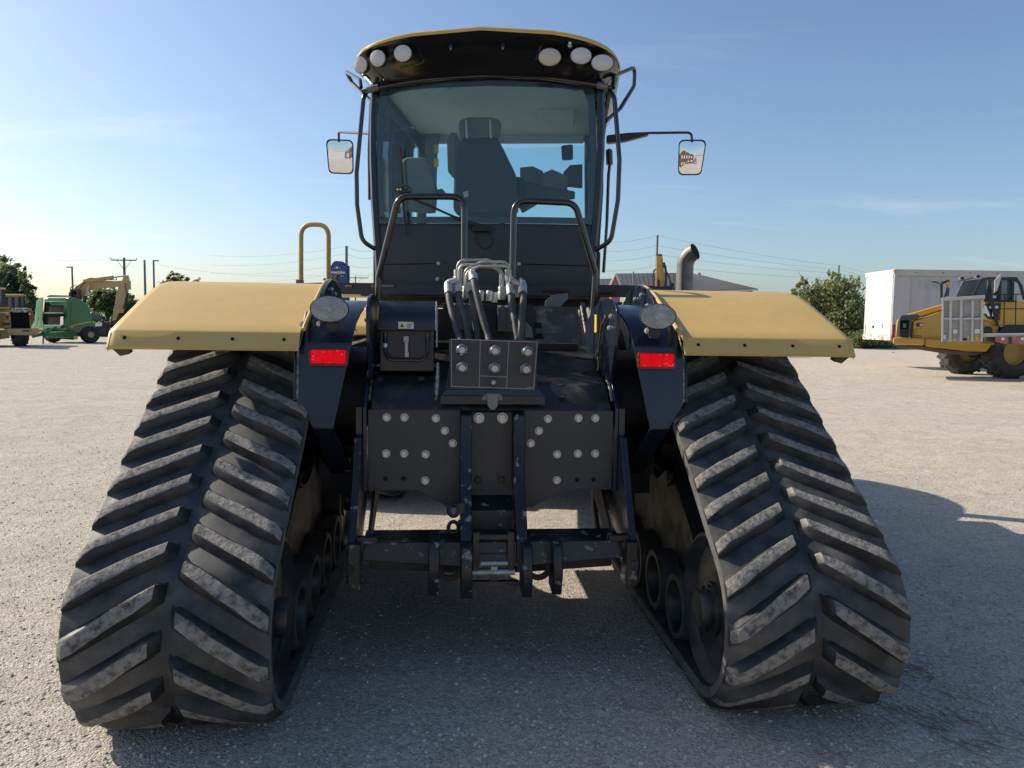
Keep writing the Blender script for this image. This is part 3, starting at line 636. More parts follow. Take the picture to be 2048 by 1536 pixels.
for s in (-1, 1):
    b = MB(); b.box((s * 0.655, 0.085, 0.455), (0.055, 0.10, 0.215)); b.box((s * 0.60, 0.10, 0.57), (0.10, 0.04, 0.03)); o = part('beam_end_block', b, M_blackworn, tr, bevel=0.004)
    for z, me in ((0.535, ME_bolt_rust), (0.385, ME_bolt if s > 0 else ME_bolt_rust)):
        bolt(o, (s * 0.627, 0.075, z), me, (-s, -0.15, 0)); bolt(o, (s * 0.683, 0.075, z), ME_bolt_rust, (s, -0.15, 0))
def finger(c, w, zt, zb, yr, lean):
    b = MB(); fp = [(yr + 0.05, zt), (yr + 0.02, zt - 0.015), (yr, zt - 0.06), (yr - 0.005, zt - 0.16), (yr + 0.025, zb + 0.01), (yr + 0.04, zb), (yr + 0.16, zb + 0.015), (yr + 0.20, zt - 0.12), (yr + 0.20, zt)]
    b.prism([(c - w / 2 + lean * (zt - z), y, z) for y, z in fp], (w, 0, 0)); return part('hitch_finger', b, M_blackworn, tr, bevel=0.006)
finger(-0.286, 0.050, 0.575, 0.305, 0.02, 0.0); finger(-0.134, 0.054, 0.555, 0.298, 0.0, 0.0); finger(0.152, 0.046, 0.555, 0.298, 0.0, 0.0); finger(0.298, 0.046, 0.560, 0.303, 0.02, 0.0)
for x in (-0.212, 0.222):      # pinned ears with round eyes
    b = MB(); a0 = V((x, 0.16, 0.395)); n = 20; ring = []
    for k in range(n): a = 2 * math.pi * k / n; ring.append((math.cos(a), math.sin(a)))
    vs = [a0 + V((0.036 * p, 0, 0.030 * q)) for p, q in ring] + [a0 + V((0.062 * p, 0, 0.055 * q)) for p, q in ring]; vs += [v + V((0, 0.02, 0)) for v in vs]; fs = []
    for k in range(n):
        j = (k + 1) % n; fs += [(k, j, n + j, n + k), (2 * n + k, 3 * n + k, 3 * n + j, 2 * n + j), (n + k, n + j, 3 * n + j, 3 * n + k), (k, 2 * n + k, 2 * n + j, j)]
    b.add(vs, fs); b.box(a0 + V((0, 0.01, 0.09)), (0.10, 0.02, 0.09)); part('pin_ear', b, M_rust, tr)
for x, z in ((-0.183, 0.685), (-0.183, 0.60)):   # twin chain rings on the left web
    b = MB(); b.tube([V((-0.183 - 0.012, 0.19, z)) + V((0.024 * math.cos(k * 0.314), 0, 0.029 * math.sin(k * 0.314))) for k in range(20)], 0.0095, 8, closed=True); b.box((-0.158, 0.195, z + 0.01), (0.03, 0.02, 0.05)); part('tie_ring', b, M_blackworn, tr)
b = MB()
for x in (-0.083, 0.083): b.box((x - 0.004, 0.10, 0.50), (0.030, 0.028, 0.20))
b.cyl((-0.10, 0.10, 0.575), (0.095, 0.10, 0.575), 0.014); part('linkage_frame', b, M_rust, tr, bevel=0.003)
b = MB(); b.cyl((-0.065, 0.10, 0.448), (0.065, 0.10, 0.448), 0.011); b.cyl((-0.105, 0.095, 0.406), (0.100, 0.095, 0.406), 0.014); b.box((0, 0.095, 0.425), (0.03, 0.012, 0.02)); part('linkage_pin', b, M_steel, tr)
b = MB(); b.cyl((-0.07, 0.13, 0.49), (0.07, 0.13, 0.49), 0.02); part('linkage_roller', b, M_under, tr)
b = MB(); b.box((-0.0, 0.10, 0.352), (0.24, 0.03, 0.022)); b.box((0.0, 0.11, 0.372), (0.04, 0.03, 0.04)); part('hitch_pin_bar', b, M_rust, tr)

# --- chassis mass behind the plates, axle housings
b = MB(); b.box((0, 1.35, 1.0), (0.9, 1.5, 0.5)); b.box((0, 1.55, 1.35), (1.1, 0.9, 0.25)); b.cyl((-1.0, 0.88, 1.15), (1.0, 0.88, 1.15), 0.15, 24)
for s in (-1, 1): b.cyl((s * 0.66, 0.86, 1.15), (s * 0.97, 0.86, 1.15), 0.30, 32); b.box((s * 0.78, 0.95, 0.80), (0.26, 0.5, 0.30)); b.box((s * 0.80, 0.62, 0.86), (0.20, 0.08, 0.16))
part('rear_chassis', b, M_under, tr)
for s in (-1, 1):
    b = MB(); b.cyl((s * 0.845, 0.55, 0.875), (s * 0.845, 0.60, 0.875), 0.035, 20); part('tow_socket', b, M_hole, tr)
b = MB(); b.box((-0.745, 0.55, 0.865), (0.035, 0.04, 0.03)); b.box((-0.745, 0.55, 0.825), (0.035, 0.04, 0.03)); part('brass_fitting', b, M_brass, tr, bevel=0.004)
# mud hanging in the right-hand chassis corner
b = MB(); b.prism([L(1315, 958, 0.58), L(1333, 940, 0.58), L(1334, 990, 0.58), L(1331, 1013, 0.58), L(1328, 985, 0.58), L(1323, 985, 0.58), L(1321, 1012, 0.58), L(1318, 985, 0.58)], (0, 0.02, 0)); part('caked_mud', b, mat('dried_mud', (0.22, 0.17, 0.105), 0.95, bump=0.3), tr)
# --- hydraulic coupler panel
YQ = 0.365
pq = [L(898, 678, YQ), L(1077, 681, YQ), L(1071, 781, YQ - 0.005), L(900, 778, YQ - 0.005)]
b = MB(); b.prism(pq, (0, 0.012, 0)); pn = part('coupler_panel', b, M_plate, tr, bevel=0.003)
b = MB(); zt = pq[3].z - 0.001; z1 = zt - 0.032; z2 = z1 - 0.045
lo = [V((pq[3].x - 0.02, YQ, zt)), V((pq[2].x + 0.02, YQ, zt)), V((0.262, YQ - 0.004, z1)), V((-0.262, YQ - 0.004, z1))]
b.prism(lo, (0, 0.02, 0)); b.prism([V((-0.262, YQ - 0.004, z1)), V((0.262, YQ - 0.004, z1)), V((0.268, YQ + 0.0, z2)), V((-0.268, YQ + 0.0, z2))], (0, 0.03, 0))
b.prism([V((-0.25, YQ + 0.02, 1.22)), V((0.25, YQ + 0.02, 1.22)), V((0.22, YQ + 0.25, 1.36)), V((-0.22, YQ + 0.25, 1.36))], (0, 0.02, 0.01)); part('panel_base', b, M_black, pn, bevel=0.003)
ul, ur, lr, ll = pq
def PP(u, v, off=-0.0015):
    t = ul.lerp(ur, u); q = ll.lerp(lr, u); p = t.lerp(q, v); return p + V((0, off, 0))
def pz(zx, zy): return ((zx / 10.24 + 890 - 898.0) / 178.0, (zy / 10.24 + 670 - 677.5) / 101.0)
M_line = mat('panel_line', (0.34, 0.335, 0.30), 0.6)
def line(a, c, w=0.0026):
    a, c = PP(*pz(*a), -0.002), PP(*pz(*c), -0.002); d = (c - a).normalized(); n = V((d.z, 0, -d.x)) * w / 2
    b = MB(); b.prism([a - d * w / 2 + n, c + d * w / 2 + n, c + d * w / 2 - n, a - d * w / 2 - n], (0, 0.003, 0)); part('panel_line', b, M_line, pn)
for a, c in (((130, 80), (1880, 110)), ((1880, 110), (1860, 1080)), ((1860, 1080), (118, 1055)), ((118, 1055), (130, 80)), ((715, 90), (700, 1058)), ((1298, 100), (1282, 1066)), ((712, 828), (1282, 842))): line(a, c)
M_chrome = mat('coupler_steel', (0.42, 0.41, 0.39), 0.30, metal=0.9, c2=(0.25, 0.24, 0.22), scale=50); M_cap = mat('coupler_core', (0.46, 0.45, 0.42), 0.45, metal=0.4)
for zx, zy, r in ((335, 290, 1), (1012, 302, 1), (1675, 312, 1), (338, 655, 1), (1012, 660, 1), (1668, 672, 1), (993, 945, 0.64)):
    p = PP(*pz(zx, zy), 0.0); b = MB()
    b.lathe(p, (0, -1, 0), [(0, 0), (0.0285 * r, 0), (0.0285 * r, 0.010), (0.026 * r, 0.012), (0.026 * r, 0.026), (0.0255 * r, 0.048), (0.022 * r, 0.052), (0.0195 * r, 0.050), (0.0185 * r, 0.038), (0.013 * r, 0.037)], 24)
    b.lathe(p, (0, -1, 0), [(0.0315 * r, 0.001), (0.0315 * r, 0.007), (0.0285 * r, 0.009)], 6)
    o = part('coupler', b, M_chrome, pn)
    b = MB(); b.lathe(p, (0, -1, 0), [(0.0182 * r, 0.034), (0.0165 * r, 0.046), (0.011 * r, 0.047), (0.004 * r, 0.045), (0, 0.046)], 20); part('coupler_core', b, M_cap, o)
XD, ZD = (ur - ul).normalized(), V((0, 0, 1))
for s, zx, zy, sz in (('LIFT', 262, 135, 0.016), ('APRON', 890, 142, 0.016), ('EJECTOR', 1520, 150, 0.016), ('EXTEND', 425, 430, 0.0105), ('EXTEND', 1085, 445, 0.0105), ('EXTEND', 1735, 460, 0.0105), ('RETRACT', 435, 785, 0.0105), ('RETRACT', 1085, 795, 0.0105), ('RETRACT', 1735, 812, 0.0105), ('DRAIN', 1125, 1020, 0.0105)):
    text('panel_lettering', s, sz, PP(*pz(zx, zy), -0.002), XD, ZD, M_redprint, pn)
b = MB(); b.box(PP(*pz(1775, 1050), -0.002), (0.028, 0.001, 0.0035)); part('panel_number', b, M_line, pn)
# grey trailer socket under the panel
c = L(984, 797, 0.33); b = MB()
b.prism(fillet([c + V((-0.052, 0, -0.004)), c + V((-0.045, 0, 0.012)), c + V((-0.022, 0, 0.028)), c + V((0.03, 0, 0.028)), c + V((0.052, 0, 0.012)), c + V((0.056, 0, -0.004)), c + V((0.048, 0, -0.010)), c + V((-0.045, 0, -0.010))], 0.006, 3, True), (0, 0.03, 0))
b.prism(fillet([c + V((-0.026, -0.025, 0.026)), c + V((0.028, -0.025, 0.026)), c + V((0.027, -0.03, -0.035)), c + V((0.012, -0.028, -0.055)), c + V((-0.006, -0.028, -0.055)), c + V((-0.022, -0.03, -0.035))], 0.006, 3, True), (0, 0.03, 0))
part('trailer_socket', b, M_grey, tr, bevel=0.003)
# locking pin hanging on a chain
b = MB(); b.tube([L(876, 726, 0.50), L(875, 760, 0.46), L(872, 800, 0.42)], 0.008, 8); b.tube([L(875, 752, 0.455), L(873, 790, 0.425)], 0.0105, 8)
part('hitch_pin', b, M_steel, tr)
b = MB()
for k in range(11): b.lathe(L(870 + 2 * math.sin(k * 1.9), 758 + k * 5, 0.44 - k * 0.003), (1, 0.3 * (-1) ** k, 0.4), [(0.0075, -0.002), (0.009, 0), (0.0075, 0.002), (0.006, 0), (0.0075, -0.002)], 8)
part('pin_chain', b, M_rust, tr)

# --- hoses and steel lines
def hz(x, y): return x / 4.655 + 860, y / 4.655 + 500
def hose(pts, y0, y1, r=0.0185):
    n = len(pts); P_ = [L(*hz(*p), y0 + (y1 - y0) * k / (n - 1)) for k, p in enumerate(pts)]
    b = MB(); b.tube(fillet(P_, 0.12, 5), r, 12); o = part('hydraulic_hose', b, M_hose, tr)
    d = (P_[1] - P_[0]).normalized(); f = MB(); f.tube([P_[0] - d * 0.012, P_[0] + d * 0.05], r * 1.28, 14); f.tube([P_[0] - d * 0.035, P_[0] - d * 0.01], r * 1.05, 6); part('hose_ferrule', f, M_steel, o)
hose([(170, 345), (180, 470), (212, 620), (275, 830), (290, 900)], 0.78, 0.50); hose([(258, 345), (275, 470), (312, 600), (358, 820), (365, 900)], 0.80, 0.52)
hose([(383, 345), (390, 460), (403, 560), (443, 815), (450, 900)], 0.86, 0.54, 0.017); hose([(398, 235), (415, 330), (470, 560), (543, 820), (556, 900)], 0.78, 0.50)
hose([(745, 355), (762, 500), (785, 640), (812, 835), (815, 910)], 0.80, 0.52); hose([(862, 340), (868, 480), (852, 640), (846, 835), (846, 910)], 0.78, 0.50)
def line_(pts, y, r=0.0085):
    b = MB(); b.tube(fillet([L(*hz(*p), y) for p in pts], 0.05, 5), r, 10); return part('steel_line', b, M_steel, tr)
line_([(256, 290), (256, 95), (545, 92), (600, 130), (672, 205), (682, 410)], 0.92); line_([(270, 300), (270, 136), (430, 136), (478, 112), (735, 112), (738, 280)], 0.84)
line_([(325, 400), (325, 180), (430, 148), (590, 160), (660, 205), (656, 410)], 0.97); line_([(336, 400), (336, 210), (455, 152), (745, 150), (750, 300)], 0.80)
def fitting(p, y, r, h, hexa=True, ax=(0, 0, 1)):
    c = L(*hz(*p), y); b = MB(); a = V(ax).normalized(); b.lathe(c - a * h / 2, a, [(0, 0), (r * 0.9, 0), (r, h * 0.08), (r, h * 0.92), (r * 0.9, h), (0, h)], 6 if hexa else 14); part('line_fitting', b, M_steel, tr)
for p, y, r, h in (((255, 285), 0.86, 0.022, 0.05), ((330, 410), 0.90, 0.024, 0.045), ((330, 370), 0.90, 0.018, 0.04), ((740, 290), 0.84, 0.022, 0.05), ((668, 425), 0.92, 0.024, 0.045), ((668, 375), 0.92, 0.020, 0.04), ((258, 345), 0.84, 0.017, 0.05), ((750, 345), 0.84, 0.018, 0.05), ((798, 390), 0.86, 0.020, 0.06), ((245, 225), 0.90, 0.014, 0.05), ((718, 235), 0.90, 0.013, 0.06), ((800, 325), 0.84, 0.016, 0.04)): fitting(p, y, r, h)
def elbow(pts, y, r): b = MB(); b.tube(fillet([L(*hz(*p), y) for p in pts], 0.03, 4), r, 12); part('line_elbow', b, M_steel, tr)
elbow([(168, 355), (168, 305), (245, 285)], 0.80, 0.019); elbow([(862, 350), (845, 320), (760, 290)], 0.80, 0.018)
b = MB(); b.tube([L(*hz(380, 225), 0.78), L(*hz(415, 225), 0.78)], 0.024, 12); b.tube([L(*hz(397, 222), 0.78), L(*hz(402, 275), 0.78)], 0.026, 12); part('line_elbow', b, M_steel, tr)
for p, r in (((478, 425), 0.016), ((553, 425), 0.020), ((600, 440), 0.017)):
    c = L(*hz(*p), 0.98); b = MB(); b.lathe(c + V((0, 0, -0.03)), (0, 0, 1), [(0, 0), (r, 0), (r, 0.05), (r * 0.8, 0.058), (0, 0.06)], 14); part('valve_cap', b, M_bolt, tr)
# valve bank behind the hoses
b = MB(); b.box((-0.02, 1.02, 1.58), (0.60, 0.16, 0.18)); b.box((0.0, 1.0, 1.685), (0.52, 0.12, 0.035)); vb = part('valve_bank', b, M_under, tr, bevel=0.004)
M_valve = mat('dull_valve_block', (0.075, 0.075, 0.078), 0.5)
for p in ((255, 620), (340, 620), (675, 640), (745, 640)):
    c = L(*hz(*p), 0.93); b = MB(); b.box(c, (0.062, 0.06, 0.15)); part('valve_section', b, M_valve, vb, bevel=0.006)
    b = MB(); b.cyl(c + V((-0.018, -0.028, 0.07)), c + V((-0.018, -0.045, 0.07)), 0.007, 8); b.cyl(c + V((0.018, -0.028, 0.07)), c + V((0.018, -0.045, 0.07)), 0.007, 8); part('valve_screw', b, M_bolt, vb)
b = MB(); b.prism([L(*hz(890, 660), 0.72), L(*hz(950, 730), 0.70), L(*hz(960, 820), 0.68), L(*hz(890, 810), 0.70)], (0, 0.008, 0)); part('bare_bracket', b, M_grey, tr)
for p in ((1008, 718), (1022, 822)): q = L(*hz(*p), 0.86); b = MB(); b.lathe(q, (0, -0.2, 1), [(0, 0), (0.026, 0), (0.026, 0.01), (0.02, 0.012), (0.02, 0.026), (0, 0.026)], 8); part('deck_bolt', b, M_black, tr)

# --- tool box with rolled lid on the left
x0, x1 = L(757, 620, 0.62).x, L(871, 620, 0.62).x
arc = [(0.90, 1.700)] + [(0.74 - 0.13 * math.sin(t), 1.578 + 0.128 * math.cos(t)) for t in [k * math.pi / 2 / 8 for k in range(0, 9)]] + [(0.61, 1.55)]
b = MB(); b.sheet([[V((x0, y, z)), V((x1, y, z))] for y, z in arc], (0, 0.006, -0.005)); tb = part('tool_box', b, M_black, tr, sharp=40)
b = MB(); b.box(((x0 + x1) / 2, 0.78, 1.45), (x1 - x0 - 0.012, 0.29, 0.24)); b.box(((x0 + x1) / 2, 0.78, 1.36), (x1 - x0 + 0.03, 0.28, 0.02)); part('box_body', b, M_black, tb, bevel=0.004)
b = MB(); b.prism([(x1 - 0.002, y, z) for y, z in arc] + [(x1 - 0.002, 0.90, 1.55)], (0.006, 0, 0)); b.prism([(x1 + 0.004, 0.64, 1.46), (x1 + 0.004, 0.90, 1.46), (x1 + 0.004, 0.90, 1.68), (x1 + 0.004, 0.80, 1.66), (x1 + 0.004, 0.66, 1.60)], (0.006, 0, 0)); part('box_end', b, mat('pale_primer', (0.50, 0.50, 0.51), 0.5), tb)
lc = L(812, 650.5, 0.604); b = MB(); b.box(lc, (0.080, 0.002, 0.036)); lb = part('warning_label', b, M_white, tb)
b = MB(); b.prism([lc + V((-0.036, -0.002, -0.013)), lc + V((-0.006, -0.002, -0.013)), lc + V((-0.021, -0.002, 0.013))], (0, 0.0012, 0)); b.box(lc + V((0.021, -0.0015, 0.012)), (0.036, 0.001, 0.008)); part('warning_triangle', b, M_yelprint, lb)
b = MB(); b.prism([lc + V((-0.027, -0.0035, -0.008)), lc + V((-0.012, -0.0035, -0.008)), lc + V((-0.014, -0.0035, -0.001)), lc + V((-0.021, -0.0035, 0.006)), lc + V((-0.025, -0.0035, 0.0))], (0, 0.001, 0))
for k in range(3): b.box(lc + V((0.019 - 0.002 * k, -0.0015, 0.003 - 0.0065 * k)), (0.028 - 0.004 * k, 0.001, 0.003))
part('label_print', b, M_hole, lb)
hp = [L(770, 665, 0.62), L(770, 705, 0.60), L(777, 720, 0.59), L(846, 721, 0.59), L(855, 706, 0.60), L(855, 667, 0.62)]
b = MB(); b.tube(fillet(hp, 0.03, 4), 0.0085, 10)
for q in (hp[0], hp[-1]): b.tube([q, q + V((0, 0, -0.05))], 0.0125, 10)
part('bail_handle', b, M_pipe, tb)
b = MB(); b.cyl(L(770, 690, 0.605) + V((0, 0, 0.008)), L(770, 695, 0.602), 0.014, 12); part('handle_clip', b, M_bolt, tb)
q = L(813, 692, 0.615); b = MB(); b.box(q + V((-0.002, 0, 0.035)), (0.028, 0.014, 0.035)); b.box(q + V((0, -0.004, -0.005)), (0.018, 0.014, 0.06)); b.box(q + V((0.002, -0.002, -0.045)), (0.022, 0.012, 0.03)); part('over_centre_latch', b, M_steel, tb, bevel=0.003)
b = MB(); b.prism([L(752, 752, 0.62), L(868, 752, 0.62), L(866, 772, 0.56), L(756, 772, 0.56)], (0, 0.012, -0.006)); b.prism([L(745, 775, 0.52), L(872, 775, 0.52), L(870, 800, 0.46), L(740, 803, 0.46)], (0, 0.012, -0.006)); bt = part('box_foot', b, M_black, tr, bevel=0.003)
bolt(bt, L(760, 763, 0.585), ME_bolt_rust, (0, -0.7, 0.7)); bolt(bt, L(842, 761, 0.585), boltmesh(0.017, 0.018, [M_brown]), (0, -0.7, 0.7))

# --- two black hoop rails behind the cab
def hoop(pts, ys, r=0.0195):
    b = MB(); b.tube(fillet([L(*p, y) for p, y in zip(pts, ys)], 0.085, 7), r, 14); return part('hoop_rail', b, M_pipe, tr)
hoop([(757, 640), (757, 555), (797, 393), (929, 393), (928, 600)], [1.22, 1.22, 1.12, 1.12, 1.12]); hoop([(1024, 600), (1028, 400), (1150, 406), (1191, 548), (1184, 650)], [1.12, 1.12, 1.12, 1.22, 1.22])

# ---------------------------------------------------------------- front half: platform, cab
def cpart(name, mb, mats, parent=None, **k): return part(name, mb, mats, parent or tr, CABM, **k)
b = MB(); pa, pc = K(612, 575, -0.35), K(1305, 578, -0.35)
b.prism([K(640, 565, -0.35), K(1250, 570, -0.35), K(1345, 574, -0.30), K(1345, 590, -0.30), K(1255, 594, -0.35), K(650, 588, -0.35), K(605, 577, -0.30), K(605, 566, -0.30)], (0, 0.08, 0)); pfm = cpart('platform_beam', b, M_black, bevel=0.004)
b = MB(); b.box((0, 0.3, 1.80), (1.75, 1.2, 0.05)); b.box((-1.2, 0.7, 1.84), (0.8, 1.6, 0.05)); b.box((1.33, 0.95, 1.74), (0.95, 1.7, 0.05)); cpart('platform', b, M_black)  # right slab widened out of view to keep sun off the ground behind
for px0, px1 in ((690, 704), (742, 752), (758, 788)):
    b = MB(); b.prism([K(px0, 570, -0.352), K(px1, 570, -0.352), K(px1, 574, -0.352), K(px0, 574, -0.352)], (0, -0.003, 0)); cpart('bright_edge', b, M_exh, pfm)
b = MB(); b.prism([K(1085, 577, -0.36), K(1135, 577, -0.36), K(1137, 584, -0.36), K(1085, 583, -0.36)], (0, -0.05, 0)); b.prism([K(1180, 578, -0.36), K(1226, 578, -0.36), K(1228, 586, -0.36), K(1180, 588, -0.36)], (0, -0.05, 0)); cpart('platform_step', b, M_blackmatte, pfm, bevel=0.004)
b = MB(); b.prism([L(1091, 602, 1.6), L(1105, 590, 1.6), L(1136, 586, 1.6), L(1136, 598, 1.6), L(1119, 616, 1.6), L(1090, 615, 1.6)], (0, 0.01, 0)); part('slotted_bracket', b, M_grey, tr)
b = MB(); b.box((0, 2.6, 1.15), (0.95, 4.8, 0.7)); b.box((0, 0.2, 1.2), (0.7, 1.0, 0.6)); b.cyl((-1.0, 2.35, 1.15), (1.0, 2.35, 1.15), 0.16, 20); cpart('front_chassis', b, M_under)
# bonnet with sloping sides
b = MB(); sec = [(-0.55, 1.5), (-0.55, 2.05), (-0.45, 2.22), (0.45, 2.22), (0.55, 2.05), (0.55, 1.5)]
b.prism([(x, 1.9, z) for x, z in sec], (0, 2.9, 0)); cpart('bonnet', b, M_yellow, bevel=0.02)
b = MB(); b.box((0, 4.83, 1.8), (0.9, 0.06, 0.7)); cpart('bonnet_grille', b, M_blackmatte)
b = MB(); b.box((1.36, 1.05, 1.22), (0.72, 0.55, 0.85)); cpart('shadow_filler_box', b, M_under, bevel=0.05)  # unseen box added to close a sunlit slit in the ground shadow
# exhaust stack
e0 = K(1368, 600, 2.0); rx = 0.083
b = MB(); hh = V((0.82, -0.57, 0)); path = [e0 + V((0, 0, -0.5)), e0 + V((0, 0, 0.0)), e0 + V((0, 0, 0.20))] + [e0 + V((0, 0, 0.335)) + hh * (0.15 * (1 - math.cos(a))) + V((0, 0, 0.15 * math.sin(a))) for a in [k * R(72) / 10 for k in range(11)]]
b.tube(path, rx, 28); d = (path[-1] - path[-2]).normalized(); ex = cpart('exhaust_stack', b, M_exh)
b = MB(); b.tube([path[-1] - d * 0.01, path[-1] + d * 0.0015], rx * 0.93, 28); cpart('stack_mouth', b, M_hole, ex)
b = MB(); b.tube([q + V((-rx * 0.45, -rx * 0.9, 0)) for q in path[:-1]], 0.0035, 6); cpart('stack_seam', b, M_rust, ex)
# yellow grab hoop on the left platform
b = MB(); b.tube(fillet([K(602, 600, 0.4), K(602, 449, 0.4), K(657, 449, 0.4), K(657, 600, 0.4)], 0.10, 8), 0.0195, 14); cpart('yellow_hoop_rail', b, M_railyel)
b = MB(); b.box(K(600, 568, 0.38), (0.05, 0.05, 0.07)); cpart('rail_socket', b, M_exh)

# --- cab shell
def bulge(x, hw=0.86, d=0.07): return -d * (1 - (x / hw) ** 2)
xs9 = [-1, -0.8, -0.55, -0.28, 0, 0.28, 0.55, 0.8, 1]
b = MB(); rows = []
for z, hw in ((2.335, 0.835), (2.30, 0.838), (2.0, 0.842), (1.85, 0.835), (1.72, 0.82)): rows.append([V((x * hw, bulge(x * hw) + (0.0 if z < 2.33 else 0.012), z)) for x in xs9])
b.sheet(rows, (0, 0.03, 0)); body = cpart('cab_rear_panel', b, M_plate, sharp=50)
for a, c in (((765, 529), (868, 527)), ((1047, 528), (1180, 532))):
    b = MB(); b.tube([K(a[0] + (c[0] - a[0]) * t, a[1] + (c[1] - a[1]) * t, bulge(K(a[0] + (c[0] - a[0]) * t, 530, 0).x) - 0.001) for t in (0, 0.5, 1)], 0.004, 6)
    cpart('panel_seam', b, M_hole, body)
q = [K(872, 524, -0.07), K(1043, 526, -0.07), K(1049, 580, -0.07), K(870, 580, -0.07)]
b = MB(); b.prism(fillet(q, 0.03, 4, True), (0, 0.02, 0)); ap = cpart('access_cover', b, M_plate, body, bevel=0.004)
for px, py in ((877, 527), (1038, 528), (875, 558), (1042, 559)): bolt(ap, K(px, py, -0.072), ME_bolt_s, M=CABM)
# rear window
b = MB(); rows = []
for z, hw in ((2.335, 0.825), (2.55, 0.835), (2.85, 0.835), (3.10, 0.825), (3.30, 0.80), (3.42, 0.78)): rows.append([V((x * hw, bulge(x * hw, d=0.06) - 0.008, z + (0.02 * (1 - x * x) if z > 3.2 else 0))) for x in xs9])
b.sheet(rows, (0, 0.006, 0)); cpart('rear_window', b, M_glass, sharp=60)
M_frit = mat('window_surround', (0.012, 0.013, 0.015), 0.35)
b = MB()
for s in (-1, 1):      # dark edge bands, pillars
    b.sheet([[V((s * hw, bulge(hw, d=0.06) + 0.004, z)), V((s * (hw - w), bulge(hw - w, d=0.06) + 0.004, z))] for z, hw, w in ((2.335, 0.825, 0.10), (2.42, 0.83, 0.055), (2.85, 0.835, 0.05), (3.22, 0.81, 0.05), (3.42, 0.78, 0.10))], (0, 0.006, 0))
b.sheet([[V((x * 0.80, bulge(x * 0.8, d=0.06) + 0.003, z)) for x in xs9] for z in (2.337, 2.385)], (0, 0.006, 0))
cpart('window_surround', b, M_frit)
for s in (-1, 1):
    b = MB(); pp = [(1.72, 0.835), (2.14, 0.852), (2.5, 0.878), (2.85, 0.890), (3.15, 0.888), (3.38, 0.875)]
    secs = []
    for z, x in pp: secs.append([V((s * x, 0.0, z)), V((s * (x - 0.02), -0.025, z)), V((s * (x - 0.055), -0.02, z)), V((s * (x - 0.055), 0.09, z)), V((s * x, 0.09, z))])
    vs = [p for r_ in secs for p in r_]; fs = [(i * 5 + k, i * 5 + (k + 1) % 5, (i + 1) * 5 + (k + 1) % 5, (i + 1) * 5 + k) for i in range(len(pp) - 1) for k in range(5)] + [(0, 1, 2, 3, 4), tuple(range((len(pp) - 1) * 5, len(pp) * 5))]
    b.add(vs, fs); cpart('rear_pillar', b, M_black, sharp=50)
    # side: sill, mid pillar, front pillar, header
    b = MB(); b.box((s * 0.855, 0.88, 1.93), (0.05, 1.60, 0.42)); cpart('cab_sill', b, M_black, bevel=0.006); b = MB(); b.box((s * 0.865, 0.86, 3.32), (0.05, 1.62, 0.10)); cpart('roof_rail', b, M_black, bevel=0.006)
    b = MB(); b.tube(fillet([(s * 0.86, 0.72, 2.1), (s * 0.885, 0.70, 2.7), (s * 0.87, 0.66, 3.3)], 0.3, 4), 0.028, 10); cpart('door_pillar', b, M_black)
    b = MB(); b.tube([(s * 0.80, 1.70, 2.0), (s * 0.82, 1.68, 2.6), (s * 0.80, 1.62, 3.34)], 0.05, 10); cpart('front_pillar', b, M_black)
    b = MB(); b.sheet([[V((s * (0.862 + bz), y, z)) for y in (0.10, 0.9, 1.66)] for z, bz in ((2.14, 0), (2.6, 0.02), (3.0, 0.018), (3.28, 0))], (s * 0.005, 0, 0)); cpart('side_window', b, M_glass2, sharp=60)
b = MB(); b.sheet([[V((x * 0.78, 1.70 + 0.10 * (1 - x * x), z)) for x in xs9] for z in (2.05, 2.6, 3.30)], (0, 0.006, 0)); cpart('windscreen', b, M_glass2, sharp=60)
b = MB(); b.box((0, 0.85, 1.76), (1.6, 1.7, 0.06)); b.box((0, 1.64, 1.98), (1.5, 0.08, 0.4)); cpart('cab_floor', b, M_trim)
b = MB(); b.box((0, 0.88, 3.40), (1.66, 1.60, 0.04)); b.box((0, 1.66, 3.36), (1.5, 0.06, 0.10)); cpart('headliner', b, M_head, bevel=0.02)

# --- roof: black visor band all round, yellow cap on top
def plan(t, hx, y0, y1, p=7.0):
    c, s_ = math.cos(t), math.sin(t); x = hx * math.copysign(abs(c) ** (2 / p), c); yy = math.copysign(abs(s_) ** (2 / p), s_)
    return x, (y0 + y1) / 2 + (y1 - y0) / 2 * yy
NR = 72
def rring(hx, y0, y1, zf): return [V((x, y + (0.05 * (x / hx) ** 4 if y < 0.8 else 0), zf(x))) for x, y in (plan(2 * math.pi * k / NR, hx, y0, y1) for k in range(NR))]
rings = [rring(0.845, 0.02, 1.70, lambda x: 3.36 - 0.05 * (x / 0.9) ** 2), rring(0.862, -0.10, 1.80, lambda x: 3.385 - 0.065 * (x / 0.9) ** 2), rring(0.885, -0.15, 1.85, lambda x: 3.42 - 0.08 * (x / 0.9) ** 2), rring(0.92, -0.20, 1.90, lambda x: 3.50 - 0.10 * (x / 0.9) ** 2), rring(0.95, -0.27, 1.94, lambda x: 3.57 - 0.12 * (x / 0.93) ** 2), rring(0.985, -0.345, 1.97, lambda x: 3.605 - 0.13 * (x / 0.95) ** 2), rring(0.995, -0.36, 1.98, lambda x: 3.622 - 0.13 * (x / 0.96) ** 2)]
def loft(b, rings, cap0=False, cap1=False):
    n = len(rings[0]); vs = [p for r_ in rings for p in r_]; fs = [(i * n + k, i * n + (k + 1) % n, (i + 1) * n + (k + 1) % n, (i + 1) * n + k) for i in range(len(rings) - 1) for k in range(n)]
    if cap0: fs.append(list(range(n)))
    if cap1: fs.append([(len(rings) - 1) * n + k for k in range(n)])
    b.add(vs, fs)
